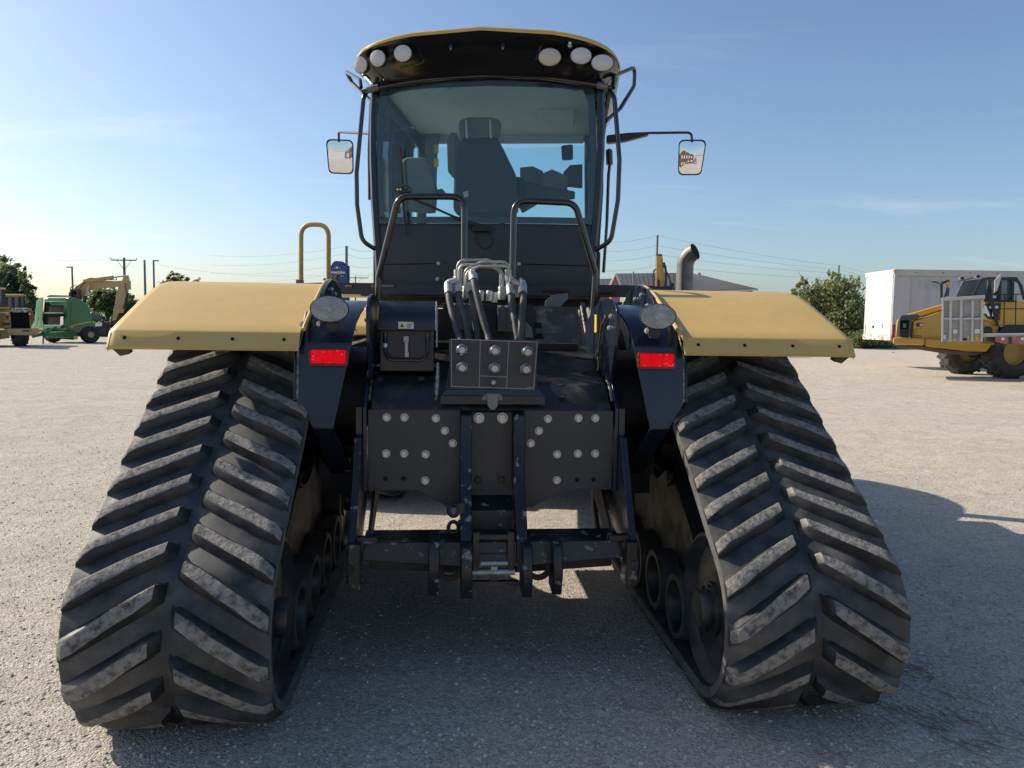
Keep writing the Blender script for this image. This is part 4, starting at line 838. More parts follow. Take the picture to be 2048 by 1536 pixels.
M_gloss = mat('gloss_black_visor', (0.010, 0.010, 0.012), 0.14, coat=0.4)
b = MB(); loft(b, rings, False, False); vis = cpart('roof_visor', b, M_gloss, sharp=60)
rt = [rring(0.998, -0.363, 1.983, lambda x: 3.624 - 0.13 * (x / 0.968) ** 2), rring(1.002, -0.367, 1.987, lambda x: 3.637 - 0.13 * (x / 0.97) ** 2), rring(0.990, -0.355, 1.975, lambda x: 3.653 - 0.128 * (x / 0.97) ** 2), rring(0.93, -0.30, 1.92, lambda x: 3.672 - 0.115 * (x / 0.97) ** 2), rring(0.70, -0.1, 1.7, lambda x: 3.69 - 0.09 * (x / 0.97) ** 2), rring(0.3, 0.4, 1.2, lambda x: 3.70 - 0.05 * (x / 0.97) ** 2)]
b = MB(); loft(b, rt, False, True); cpart('roof_cap', b, M_yellow, sharp=60)
# side skirts of the roof, tan on the right flank
M_tan = mat('tan_roof_side', (0.17, 0.145, 0.125), 0.5)
for s in (-1, 1):
    b = MB(); b.prism(fillet([(s * 0.925, 0.25, 3.47), (s * 0.925, 1.70, 3.47), (s * 0.90, 1.62, 3.25), (s * 0.89, 1.05, 3.17), (s * 0.895, 0.45, 3.26)], 0.12, 4, True), (s * 0.03, 0, 0)); cpart('roof_skirt', b, M_tan if s > 0 else M_gloss, bevel=0.006)
# six oval roof lamps
for px, py, w, h, tan_ in ((806, 107, 18.5, 16, 0), (756, 117, 16.5, 16, 0), (722, 130, 14.5, 16, 0), (1099.5, 114.5, 22, 16.5, 1), (1162, 112, 20.5, 15.5, 0), (1204.5, 126, 21.5, 15.5, 0)):
    x_ = K(px, py, -0.3).x; yl = -0.315 + 0.04 * (abs(x_) / 0.95) ** 6; c = K(px, py, yl); k_ = (5.9 + yl) / FPX
    ax = V((0.25 * x_ if x_ < 0 else 0.1 * x_, -1, -0.12)).normalized(); hx, hy = w * k_, h * k_
    b = MB(); b.lathe(c, ax, [(0, -0.09), (0.6, -0.085), (0.9, -0.045), (1.04, 0.0), (1.03, 0.006), (0.97, 0.006)], 28, sx=hx, sy=hy); o = cpart('roof_lamp', b, M_blackmatte)
    b = MB(); b.lathe(c, ax, [(0.985, 0.004), (0.93, 0.014), (0.6, 0.024), (0, 0.029)], 28, sx=hx, sy=hy)
    cpart('lens', b, M_lampm if not tan_ else glass('yellowed_lamp_cover', (0.85, 0.80, 0.74), 0.7, (0.66, 0.56, 0.46)), o)
    b = MB(); b.lathe(c, ax, [(0.96, 0.0), (0.8, -0.022), (0.5, -0.045), (0.0, -0.055)], 28, sx=hx, sy=hy); cpart('reflector', b, M_refl, o)
for px, py in ((902, 95), (1006, 94)):
    c = K(px, py, -0.29); b = MB(); b.lathe(c, (0, -1, 0.1), [(0, -0.03), (0.014, -0.03), (0.014, 0.012), (0.0, 0.014)], 14, sy=1.7); cpart('washer_nozzle', b, M_gloss, vis)
    b = MB(); b.lathe(c + V((0, -0.002, -0.012)), (0, -1, -0.2), [(0, -0.02), (0.007, -0.02), (0.006, 0.014), (0, 0.016)], 10, sy=1.6); cpart('nozzle_tip', b, M_exh, vis)
c = K(1140, 89, -0.30); b = MB(); b.lathe(c, (0, -1, 0), [(0, -0.03), (0.018, -0.03), (0.018, 0.0), (0.011, 0.004), (0.011, 0.03), (0.0, 0.034)], 8); cpart('aerial_plug', b, M_bolt, vis)
# lamp recess lips
for pts in (((725, 103), (760, 92), (826, 82), (836, 100), (852, 125), (800, 135)), ((1092, 82), (1080, 95), (1072, 120)), ):
    b = MB(); b.tube(fillet([K(x, y, -0.27 + 0.10 * (K(x, y, -0.3).x / 0.95) ** 4) for x, y in pts], 0.05, 4), 0.006, 6); cpart('recess_lip', b, M_gloss, vis)
# arched rail over the window with bright clamps
rail = [(724, 184), (745, 178), (800, 167), (880, 156), (980, 151), (1080, 154), (1150, 163), (1204, 172), (1224, 176)]
b = MB(); b.tube(fillet([K(x, y, -0.10 + 0.03 * abs((x - 980) / 240) ** 2) for x, y in rail], 0.3, 3), 0.016, 10); cpart('arched_rail', b, M_pipe)
for a, c in (((735, 180.5), (757, 174.5)), ((1194, 169.5), (1216, 174.5))):
    b = MB(); b.tube([K(*a, -0.072), K(*c, -0.072)], 0.024, 14); cpart('rail_clamp', b, M_exh)
# side grab rails
b = MB(); b.tube(fillet([K(738, 176, 0.0), K(727, 195, -0.04), K(713, 345, -0.05), K(714, 410, -0.05), K(724, 482, -0.05), K(752, 499, 0.0)], 0.10, 5), 0.017, 12); cpart('grab_rail', b, M_pipe)
b = MB(); b.tube(fillet([K(1216, 176, 0.0), K(1229, 195, -0.04), K(1239, 320, -0.05), K(1236, 400, -0.05), K(1222, 482, -0.05), K(1190, 501, 0.0)], 0.10, 5), 0.017, 12); cpart('grab_rail', b, M_pipe)
b = MB(); b.tube(fillet([K(722, 175, 0.1), K(720, 160, 0.15), K(692, 143, 0.5), K(704, 165, 0.5), K(744, 204, 0.15)], 0.04, 4), 0.0155, 10); cpart('grab_rail', b, M_pipe)
b = MB(); b.tube(fillet([K(1226, 176, 0.05), K(1228, 152, 0.1), K(1270, 134, 0.45), K(1268, 172, 0.45), K(1240, 218, 0.4), K(1212, 242, 0.15)], 0.05, 4), 0.0155, 10); cpart('grab_rail', b, M_pipe)
b = MB(); b.tube([K(742, 200, 0.2), K(738, 300, 0.2), K(739, 400, 0.2)], 0.012, 8); cpart('door_rail', b, M_pipe)
b = MB(); b.tube(fillet([K(1217, 298, 0.9), K(1222, 310, 0.9), K(1217, 350, 0.9), K(1214, 440, 0.9), K(1207, 545, 0.9)], 0.2, 4), 0.014, 10); b.tube([K(1218, 300, 0.9), K(1219, 330, 0.9)], 0.03, 10); cpart('intake_pipe', b, M_pipe)

# --- mirrors
M_mback = mat('mirror_shell', (0.02, 0.02, 0.024), 0.4)
def mirror(corners, Y, arm, armY, tilt, turn, r):
    pts = fillet([K(x, y, Y) for x, y in corners], r, 6, True); c = sum(pts, V((0, 0, 0))) / len(pts)
    rot = Matrix.Rotation(turn, 3, 'Z') @ Matrix.Rotation(tilt, 3, 'X')
    pts = [c + rot @ (p - c) for p in pts]; n = rot @ V((0, -1, 0)); m = len(pts)
    b = MB(); loft(b, [[c + (p - c) * 0.55 - n * 0.06 for p in pts], [c + (p - c) * 0.93 - n * 0.04 for p in pts], [c + (p - c) * 1.03 - n * 0.012 for p in pts], [c + (p - c) * 1.03 + n * 0.008 for p in pts], [c + (p - c) * 0.955 + n * 0.008 for p in pts]], True, False)
    o = cpart('mirror', b, M_mback, sharp=50)
    b = MB(); vs = [c + n * 0.010]; fs = []
    K_ = 7; rad = max((p - c).length for p in pts)
    for k in range(1, K_ + 1):
        f = k / K_ * 0.965
        for p in pts: d = (p - c) * f; vs.append(c + d + n * (0.010 - 0.0085 * (d.length / rad) ** 2))
    for j in range(m): fs.append((0, 1 + j, 1 + (j + 1) % m))
    for k in range(K_ - 1):
        for j in range(m): a = 1 + k * m; fs.append((a + j, a + m + j, a + m + (j + 1) % m, a + (j + 1) % m))
    b.add(vs, fs); me = b.mesh('mirror_glass', [M_mirror], CABM, sharp=80); link('mirror_glass', me, o)
    b = MB(); b.tube(fillet([K(x, y, yy) for (x, y), yy in zip(arm, armY)], 0.07, 5), 0.0115, 10); cpart('mirror_arm', b, M_mback, o)
    return o
mirror([(654, 280), (706, 281), (705, 347), (658, 346)], 1.35, [(740, 267), (677, 264), (678, 284)], [0.4, 1.35, 1.33], R(6.5), R(4), 0.05)
mo = mirror([(1358, 281), (1412, 281), (1402, 349), (1357, 349)], 1.5, [(1296, 266), (1383, 265), (1384, 284)], [1.52, 1.52, 1.48], R(5.0), R(-1), 0.05)
b = MB(); q = [K(1213, 270, 1.5), K(1255, 265, 1.5), K(1298, 263, 1.5), K(1298, 269, 1.5), K(1250, 282, 1.5), K(1213, 286, 1.5)]
b.prism(fillet(q, 0.02, 3, True), (0, 0.08, 0)); cpart('arm_boot', b, M_mback, mo, bevel=0.012)

# --- rear wiper with washer head
b = MB(); w0, w1 = K(968, 459, -0.10), K(812, 378, -0.09)
b.tube([K(968, 457, -0.10), K(905, 432, -0.10), K(800, 386, -0.095)], 0.009, 8); b.tube([K(958, 461, -0.10), K(880, 420, -0.10), K(850, 405, -0.10)], 0.006, 8); b.tube([K(975, 456, -0.10), K(930, 444, -0.10)], 0.018, 8)
b.box(K(962, 458, -0.095), (0.13, 0.035, 0.035)); wi = cpart('wiper_arm', b, M_blackmatte, bevel=0.003)
b = MB(); b.tube([K(800, 296, -0.085), K(804, 340, -0.085), K(806, 400, -0.085), K(812, 468, -0.085)], 0.010, 6); b.box(K(803, 381, -0.10), (0.10, 0.03, 0.03)); b.tube(fillet([K(790, 375, -0.1), K(812, 371, -0.1), K(826, 380, -0.1), K(810, 390, -0.1)], 0.02, 3), 0.006, 6); cpart('wiper_blade', b, M_blackmatte, wi)
b = MB(); b.tube(fillet([K(948, 460, -0.08), K(952, 485, -0.08), K(968, 499, -0.08), K(983, 492, -0.08), K(985, 475, -0.08), K(975, 460, -0.08)], 0.06, 4), 0.004, 6); cpart('washer_hose', b, M_blackmatte, wi)
b = MB()
for px in (795, 801): b.lathe(K(px, 379, -0.12), (0, -1, 0), [(0, 0), (0.009, 0), (0.006, 0.006), (0, 0.007)], 10)
cpart('wiper_screw', b, M_bolt, wi)
b = MB(); b.tube([K(757, 434, -0.04), K(763, 434, -0.05), K(764, 441, -0.05)], 0.004, 6); cpart('hinge_hook', b, M_hole)

# --- inside the cab
def soft(name, pts, y, t, mt, parent=None, r=0.05, bevel=0.03):
    b = MB(); b.prism(fillet([K(px, py, y) for px, py in pts], r, 4, True), (0, t, 0)); return cpart(name, b, mt, parent, bevel=bevel)
seat = soft('operator_seat', [(905, 430), (907, 350), (912, 295), (922, 277), (995, 275), (1008, 300), (1030, 345), (1036, 430)], 0.62, 0.18, M_seat, r=0.08)
soft('headrest', [(918, 277), (916, 240), (935, 233), (985, 233), (1002, 240), (998, 277)], 0.66, 0.10, M_trim, seat, r=0.04)
for px in (932, 980): b = MB(); b.tube([K(px, 240, 0.64), K(px + 2, 276, 0.64)], 0.009, 8); cpart('headrest_post', b, M_head, seat)
soft('armrest', [(895, 345), (893, 280), (900, 264), (912, 264), (914, 300), (912, 350)], 0.75, 0.3, M_trim, seat, r=0.03)
b = MB(); b.box((-0.12, 0.85, 2.30), (0.55, 0.55, 0.16)); b.box((-0.12, 0.85, 2.0), (0.4, 0.4, 0.45)); cpart('seat_base', b, M_seat, seat, bevel=0.03)
soft('seat_valve', [(926, 384), (936, 382), (937, 393), (928, 395)], 0.615, 0.01, M_head, seat, r=0.004, bevel=0)
soft('passenger_seat', [(800, 420), (802, 320), (812, 313), (850, 314), (865, 330), (872, 380), (868, 425)], 0.75, 0.12, M_trim, r=0.05)
soft('seat_tray', [(866, 380), (884, 377), (890, 384), (868, 388)], 0.80, 0.1, M_trim, r=0.01, bevel=0.005)
soft('monitor', [(1040, 335), (1065, 332), (1086, 342), (1084, 372), (1040, 360)], 1.05, 0.06, M_trim, r=0.01, bevel=0.005)
soft('monitor', [(1084, 347), (1104, 338), (1135, 352), (1135, 380), (1084, 374)], 1.0, 0.06, M_trim, r=0.01, bevel=0.005)
soft('monitor', [(1126, 345), (1140, 330), (1165, 328), (1165, 375), (1135, 372)], 1.1, 0.06, M_seat, r=0.01, bevel=0.005)
soft('side_console', [(1030, 385), (1050, 362), (1090, 372), (1150, 382), (1150, 390), (1085, 393), (1040, 420)], 0.9, 0.25, M_seat, r=0.02)
soft('control_levers', [(1020, 365), (1035, 352), (1050, 360), (1052, 395), (1040, 415), (1025, 410)], 0.75, 0.08, M_hole, r=0.02, bevel=0.01)
soft('roof_console', [(1068, 202), (1085, 192), (1150, 198), (1150, 240), (1110, 236), (1072, 226)], 0.75, 0.25, M_head, r=0.03)
soft('interior_mirror', [(1122, 291), (1146, 288), (1146, 319), (1124, 320)], 1.4, 0.03, M_seat, r=0.02, bevel=0.006)
b = MB(); b.tube([K(1000, 281, 1.72), K(1096, 281, 1.72)], 0.010, 8); b.tube([K(1000, 262, 1.7), K(1050, 278, 1.72)], 0.007, 6); cpart('front_wiper', b, M_seat)
for px, py in ((1065, 270), (1108, 272), (1144, 270)):
    c = K(px, py, 2.0); b = MB(); b.lathe(c, (0, -1, 0), [(0, 0), (0.062, 0), (0.066, 0.03), (0.05, 0.07), (0, 0.08)], 20, sy=0.75); cpart('front_lamp_back', b, M_seat)
soft('cab_post_trim', [(848, 425), (850, 270), (862, 262), (880, 262), (874, 300), (870, 425)], 1.55, 0.05, M_trim, r=0.01, bevel=0.01)
for py in (297, 325): soft('post_label', [(868, py - 8), (877, py - 8), (877, py + 9), (868, py + 9)], 1.545, 0.004, M_yelprint, r=0.004, bevel=0)
b = MB(); b.tube(fillet([(-0.30, 1.35, 2.0), (-0.12, 1.25, 2.3)], 0.02), 0.035, 10); b.tube([V((-0.12, 1.22, 2.38)) + V((0.2 * math.cos(a), 0.10 * math.sin(a), 0.17 * math.sin(a))) for a in [k * 0.314 for k in range(20)]], 0.014, 8, closed=True); cpart('steering_wheel', b, M_seat)
b = MB(); b.tube([K(900, 181, 0.12), K(893, 178, 0.10)], 0.02, 10); cpart('dome_lamp', b, M_head)
c = K(931, 224, 0.9); b = MB(); b.lathe(c, (0, 0, -1), [(0, -0.05), (0.045, -0.05), (0.045, 0.01), (0, 0.012)], 20); cpart('headliner_vent', b, M_trim)
# ================================================================ background
M_ely = mat('machine_yellow', (0.50, 0.31, 0.055), 0.5, c2=(0.40, 0.26, 0.07), scale=1.2); M_etan = mat('faded_machine_yellow', (0.46, 0.32, 0.15), 0.6, c2=(0.33, 0.23, 0.12), scale=1.5, cov=(0.45, 0.75)); M_egold = mat('truck_yellow', (0.58, 0.34, 0.045), 0.4, c2=(0.50, 0.30, 0.06), scale=1.0)
M_tyre = mat('dusty_tyre', (0.045, 0.044, 0.043), 0.85, c2=(0.10, 0.095, 0.085), scale=3, bump=0.4, bscale=9); M_tyred = mat('dark_tyre', (0.022, 0.022, 0.024), 0.8, c2=(0.05, 0.048, 0.045), scale=3)
M_green = mat('baler_green', (0.016, 0.145, 0.045), 0.4, c2=(0.020, 0.125, 0.042), scale=1); M_greenl = mat('faded_green', (0.05, 0.19, 0.09), 0.5); M_byel = mat('baler_yellow', (0.62, 0.48, 0.03), 0.5)
M_bdark = mat('dark_recess', (0.007, 0.007, 0.009), 0.8, c2=(0.014, 0.013, 0.013), scale=3, spec=0.1); M_mach = mat('machine_dark', (0.02, 0.021, 0.023), 0.5); M_rustb = mat('rusty_frame', (0.09, 0.055, 0.04), 0.8, c2=(0.05, 0.035, 0.03), scale=1.5)
M_win = mat('machine_window', (0.10, 0.14, 0.17), 0.06, spec=0.8); M_alu = mat('pale_aluminium', (0.50, 0.49, 0.46), 0.45, c2=(0.40, 0.39, 0.36), scale=1.2); M_trw = mat('trailer_white', (0.56, 0.56, 0.575), 0.45, c2=(0.45, 0.45, 0.455), scale=0.9, stretch=(3, 3, 0.25)); M_trs = mat('trailer_side', (0.50, 0.50, 0.525), 0.5, c2=(0.43, 0.41, 0.39), scale=0.8, cov=(0.45, 0.8), stretch=(3, 3, 0.25))
M_wood = mat('weathered_wood', (0.30, 0.21, 0.10), 0.85, c2=(0.2, 0.14, 0.08), scale=6); M_pole = mat('grey_pole', (0.22, 0.20, 0.19), 0.85, c2=(0.15, 0.135, 0.125), scale=2); M_wire = mat('power_wire', (0.30, 0.31, 0.32), 0.6)
M_roofm = mat('grey_metal_roof', (0.085, 0.088, 0.094), 0.7, c2=(0.075, 0.077, 0.083), scale=0.5); M_brickr = mat('red_siding', (0.33, 0.12, 0.10), 0.85); M_brickb = mat('brown_brick', (0.15, 0.085, 0.065), 0.9, c2=(0.11, 0.065, 0.05), scale=4); M_fascia = mat('pale_fascia', (0.62, 0.60, 0.56), 0.6)
M_faded = mat('faded_blue_print', (0.30, 0.36, 0.50), 0.6, c2=(0.52, 0.53, 0.57), scale=4, cov=(0.4, 0.6)); M_blues = mat('sign_blue', (0.030, 0.060, 0.20), 0.4); M_signw = mat('sign_white', (0.75, 0.77, 0.82), 0.5); M_orange = mat('amber_lamp', (0.75, 0.28, 0.02), 0.3)
M_bcream = mat('cream_rim', (0.55, 0.47, 0.16), 0.6)
M_grass = mat('lawn', (0.085, 0.13, 0.030), 0.95, c2=(0.14, 0.155, 0.055), scale=0.4, bump=0.6, bscale=3)

def pw(pts, d, ext, m=None, b=None):
    # solids run back along the direction they stand in from here (the machines are parked pointing that way)
    b = b or MB(); ext = V(ext); mxp = sum(p[0] for p in pts) / len(pts)
    if abs(ext.x) < 0.6: ext.x += ext.y * (mxp - 1024) / FPX
    b.prism([W(x, y, (d(x) if callable(d) else d)) for x, y in pts], ext); return b
def P_(name, pts, d, ext, mt, parent, bevel=0): return part(name, pw(pts, d, ext), mt, parent, bevel=bevel)
def tyre(name, c, ax, r, w, parent, mt=M_tyre, rim=M_ely, rr=0.55, treads=0):
    ax = V(ax).normalized(); b = MB(); b.lathe(c - ax * w / 2, ax, [(rr * r, w * 0.12), (rr * r * 1.05, 0.0), (r * 0.86, 0.0), (r * 0.97, w * 0.12), (r, w * 0.3), (r, w * 0.7), (r * 0.97, w * 0.88), (r * 0.86, w), (rr * r * 1.05, w), (rr * r, w * 0.88)], 36)
    if treads:
        u = ax.cross(V((0, 0, 1))).normalized()
        for k in range(treads):
            a = 2 * math.pi * k / treads; n = u * math.cos(a) + V((0, 0, 1)) * math.sin(a); t = n.cross(ax)
            for sg in (-1, 1):
                cc = c + n * (r * 0.995) + ax * (sg * w * 0.27) + t * (0.05 * r * sg)
                rot = Matrix((ax, t, n)).transposed(); b.box(cc, (w * 0.46, r * 0.085, r * 0.06), rot=rot @ Matrix.Rotation(sg * 0.5, 3, 'Z'))
    o = part(name, b, mt, parent)
    b = MB(); b.lathe(c - ax * w / 2, ax, [(0, w * 0.30), (rr * r * 0.32, w * 0.28), (rr * r * 0.36, w * 0.36), (rr * r * 0.85, w * 0.34), (rr * r * 0.98, w * 0.10), (rr * r, w * 0.12), (rr * r, w * 0.88), (rr * r * 0.85, w * 0.7), (0, w * 0.7)], 28); part('rim', b, rim, o)
    return o

# ---- foliage
def leafmat(name, c, c2, tr_=0.5):
    m, ns, ls, b = newmat(name); out = ns['Material Output']
    t = ns.new('ShaderNodeTexCoord'); n = ns.new('ShaderNodeTexNoise'); n.inputs['Scale'].default_value = 1.6; n.inputs['Detail'].default_value = 5; ls.new(t.outputs['Object'], n.inputs['Vector'])
    g = ns.new('ShaderNodeNewGeometry')
    ad = ns.new('ShaderNodeMath'); ad.operation = 'MULTIPLY_ADD'; ad.inputs[1].default_value = 0.45; ls.new(g.outputs['Random Per Island'], ad.inputs[0]); ls.new(n.outputs['Fac'], ad.inputs[2])
    r = ns.new('ShaderNodeMapRange'); r.inputs['From Min'].default_value = 0.45; r.inputs['From Max'].default_value = 1.0; ls.new(ad.outputs[0], r.inputs['Value'])
    x = ns.new('ShaderNodeMix'); x.data_type = 'RGBA'; x.inputs['A'].default_value = (*c, 1); x.inputs['B'].default_value = (*c2, 1); ls.new(r.outputs[0], x.inputs['Factor'])
    ls.new(x.outputs['Result'], b.inputs['Base Color']); b.inputs['Roughness'].default_value = 0.65
    tl = ns.new('ShaderNodeBsdfTranslucent'); ls.new(x.outputs['Result'], tl.inputs[0]); ms = ns.new('ShaderNodeMixShader'); ms.inputs[0].default_value = tr_; ls.new(b.outputs[0], ms.inputs[1]); ls.new(tl.outputs[0], ms.inputs[2]); ls.new(ms.outputs[0], out.inputs[0])
    return m
LF_mid = leafmat('mid_green_leaves', (0.095, 0.14, 0.05), (0.24, 0.28, 0.11)); LF_dark = leafmat('dark_needles', (0.030, 0.058, 0.036), (0.065, 0.10, 0.052), 0.2); LF_pale = leafmat('pale_green_leaves', (0.15, 0.19, 0.075), (0.36, 0.37, 0.16)); LF_yel = leafmat('yellowing_leaves', (0.13, 0.12, 0.035), (0.30, 0.24, 0.06)); M_bark = mat('bark', (0.075, 0.058, 0.045), 0.95, c2=(0.05, 0.04, 0.032), scale=5)  # each tree kind has its own leaf colour
def leaves(blobs, n, size, seed, shell=0.55):
    rnd = random.Random(seed); vs = []; fs = []; vol = [b[1].x * b[1].y * b[1].z for b in blobs]; tot = sum(vol)
    for (c, rad), v in zip(blobs, vol):
        cl = []
        for _ in range(max(6, int(n * v / tot / 26))):
            while True:
                q = V((rnd.uniform(-1, 1), rnd.uniform(-1, 1), rnd.uniform(-1, 1)))
                if q.length < 1 and (q.length > shell or rnd.random() < 0.45):
                    if rnd.random() < 0.16: q = q.normalized() * rnd.uniform(1.0, 1.28)
                    break
            cl.append(q)
        for q in cl:
            cr_ = rnd.uniform(0.07, 0.24)
            for _ in range(rnd.randint(16, 36)):
                o = q + V((rnd.gauss(0, cr_), rnd.gauss(0, cr_), rnd.gauss(0, cr_ * 0.8))); p = c + V((o.x * rad.x, o.y * rad.y, o.z * rad.z))
                if p.z < 0.05: continue
                a = V((rnd.gauss(0, 1), rnd.gauss(0, 1), rnd.gauss(0, 1))).normalized(); e = a.orthogonal().normalized(); f = a.cross(e); s1 = size * rnd.uniform(0.6, 1.4); s2 = s1 * rnd.uniform(0.45, 0.7); i = len(vs)
                vs += [p - e * s1, p + f * s2, p + e * s1, p - f * s2]; fs.append((i, i + 1, i + 2, i + 3))
    me = bpy.data.meshes.new('crown'); me.from_pydata([tuple(v) for v in vs], [], fs); return me
def tree(name, label, base, blobs, n, size, mt, seed, cat='tree', group=None, trunk=0.12):
    o = thing(name, label, cat, None, group); rnd = random.Random(seed + 50)
    me = leaves(blobs, n, size, seed); me.materials.append(mt); link('crown', me, o)
    b = MB(); top = max(blobs, key=lambda q: q[0].z)[0]
    b.tube([base, base.lerp(top, 0.35) + V((rnd.uniform(-0.1, 0.1), 0, 0)), base.lerp(top, 0.7), top], trunk, 8, r1=trunk * 0.3)
    for c, r_ in blobs:
        for k in range(3):
            e = c + V((rnd.uniform(-0.7, 0.7) * r_.x, rnd.uniform(-0.7, 0.7) * r_.y, rnd.uniform(-0.2, 0.8) * r_.z)); s_ = base.lerp(top, rnd.uniform(0.2, 0.6)); b.tube([s_, s_.lerp(e, 0.5) + V((0, 0, -0.05 * r_.z)), e], trunk * 0.4, 6, r1=trunk * 0.08)
    part('trunk', b, M_bark, o); return o
def blob(px, py, d, rx, rz, ry=None): c = W(px, py, d); k = d / FPX; return (c, V((rx * k, (ry or rx) * k, rz * k)))
tree('leafy_tree', 'pale feathery tree behind the wheel loader at the left edge', V((W(12, 640, 88).x, 88, 0)), [blob(8, 575, 88, 26, 34), blob(10, 540, 88, 22, 22), blob(-20, 560, 88, 24, 30), blob(30, 600, 87, 20, 24)], 5200, 0.24, LF_pale, 11, trunk=0.25)
tree('evergreen_tree', 'dark dense evergreen behind the wheel loader cab', V((W(38, 640, 84).x, 84, 0)), [blob(34, 585, 84, 24, 30), blob(34, 560, 84, 16, 20), blob(42, 615, 84, 26, 24), blob(20, 610, 84, 20, 24)], 6500, 0.17, LF_dark, 12, trunk=0.2)
tree('leafy_tree', 'thin spiky tree between the evergreen and the green baler', V((W(58, 640, 82).x, 82, 0)), [blob(50, 560, 82, 9, 24), blob(60, 585, 82, 12, 20), blob(66, 605, 82, 13, 18), blob(55, 615, 82, 14, 22)], 2400, 0.17, LF_mid, 13, trunk=0.14)
tree('round_tree', 'round yellow-green tree under the tan excavator boom', V((W(210, 650, 95).x, 95, 0)), [blob(208, 598, 95, 24, 20), blob(222, 612, 95, 22, 16), blob(196, 610, 95, 18, 14), blob(228, 590, 95, 12, 14)], 4200, 0.20, LF_mid, 14, trunk=0.25)
tree('round_tree', 'dark green tree right of the tan excavator stick', V((W(258, 650, 92).x, 92, 0)), [blob(258, 612, 92, 16, 22), blob(266, 625, 92, 14, 14), blob(250, 630, 92, 14, 14)], 2600, 0.19, LF_mid, 15, trunk=0.2)
tree('treetop', 'pale treetop showing above the left yellow fender', V((W(352, 640, 90).x, 90, 0)), [blob(352, 555, 90, 12, 14), blob(345, 575, 90, 20, 18), blob(386, 565, 90, 12, 12), blob(372, 585, 90, 24, 18)], 2200, 0.20, LF_pale, 16, trunk=0.2)
tree('yellow_shrub', 'small yellowing treetop in front of the blue inn sign', V((W(672, 640, 60).x, 60, 0)), [blob(668, 557, 60, 7, 9), blob(655, 562, 60, 8, 7), blob(676, 553, 60, 4, 6), blob(664, 580, 60, 14, 14)], 900, 0.09, LF_yel, 17, trunk=0.08)
DBU = 64
tree('bushy_tree', 'large leafy bush standing left of the white trailer', V((W(1660, 692, DBU).x, DBU, 0)), [blob(1655, 592, DBU, 40, 32), blob(1622, 612, DBU, 30, 30), blob(1690, 600, DBU, 32, 34), blob(1680, 640, DBU - 1, 42, 34), blob(1712, 650, DBU - 1, 26, 36), blob(1640, 655, DBU, 44, 32), blob(1700, 674, DBU - 1, 36, 20), blob(1650, 680, DBU, 40, 16), blob(1598, 562, DBU, 7, 24), blob(1690, 562, DBU, 12, 20), blob(1612, 585, DBU, 10, 26), blob(1714, 575, DBU, 8, 20), blob(1640, 568, DBU, 9, 18), blob(1664, 560, DBU, 8, 18), blob(1590, 580, DBU, 9, 12)], 19000, 0.125, LF_pale, 18, trunk=0.12)
tree('dark_shrub', 'low dark shrub at the foot of the white trailer', V((W(1730, 690, 60).x, 60, 0)), [blob(1735, 676, 60, 30, 14), blob(1765, 682, 60, 24, 9), blob(1712, 682, 60, 20, 10)], 2600, 0.10, LF_mid, 19, trunk=0.06)
# far belt of trees
mass = []
rf = random.Random(77)
for k in range(90):
    x = -230 + 460 * k / 89 + rf.uniform(-3, 3); h = rf.uniform(3.0, 5.2); mass.append((V((x, 210 + rf.uniform(-15, 15), h * 0.55)), V((rf.uniform(4, 7), 5, h * 0.6))))
me = leaves(mass, 26000, 0.55, 21); me.materials.append(LF_mid); o = link('far_tree_belt', me); o['kind'] = 'stuff'; o['label'] = 'distant belt of trees along the horizon'; o['category'] = 'trees'
# weeds along the trailer, far lawn
def grass_tufts(name, label, area, n, h, mt, seed):
    rnd = random.Random(seed); vs = []; fs = []
    for _ in range(n):
        p = area(rnd); a = rnd.uniform(0, 6.28); hh = h * rnd.uniform(0.4, 1.2); w = V((math.cos(a), math.sin(a), 0)) * 0.035; l = V((rnd.gauss(0, 0.3), rnd.gauss(0, 0.3), 1)) * hh; i = len(vs); vs += [p - w, p + w, p + l]; fs.append((i, i + 1, i + 2))
    me = bpy.data.meshes.new(name); me.from_pydata([tuple(v) for v in vs], [], fs); me.materials.append(mt); o = link(name, me); o['kind'] = 'stuff'; o['label'] = label; o['category'] = 'weeds'; return o
ga, gb = G(1690, 692), G(1900, 697)
grass_tufts('roadside_weeds', 'green weeds growing along the edge under the trailer', lambda r_: V((r_.uniform(24.0, 46), 62 + 12 * r_.random() ** 1.3, 0)), 16000, 0.45, leafmat('weed_blades', (0.07, 0.11, 0.025), (0.16, 0.19, 0.06)), 31)
b = MB(); b.add([(-400, 62, 0.012), (-18, 62, 0.012), (-12, 75, 0.012), (400, 75, 0.012), (400, 1400, 0.012), (-400, 1400, 0.012)], [(0, 1, 2, 3, 4, 5)]); struct(part('lawn', b, M_grass))

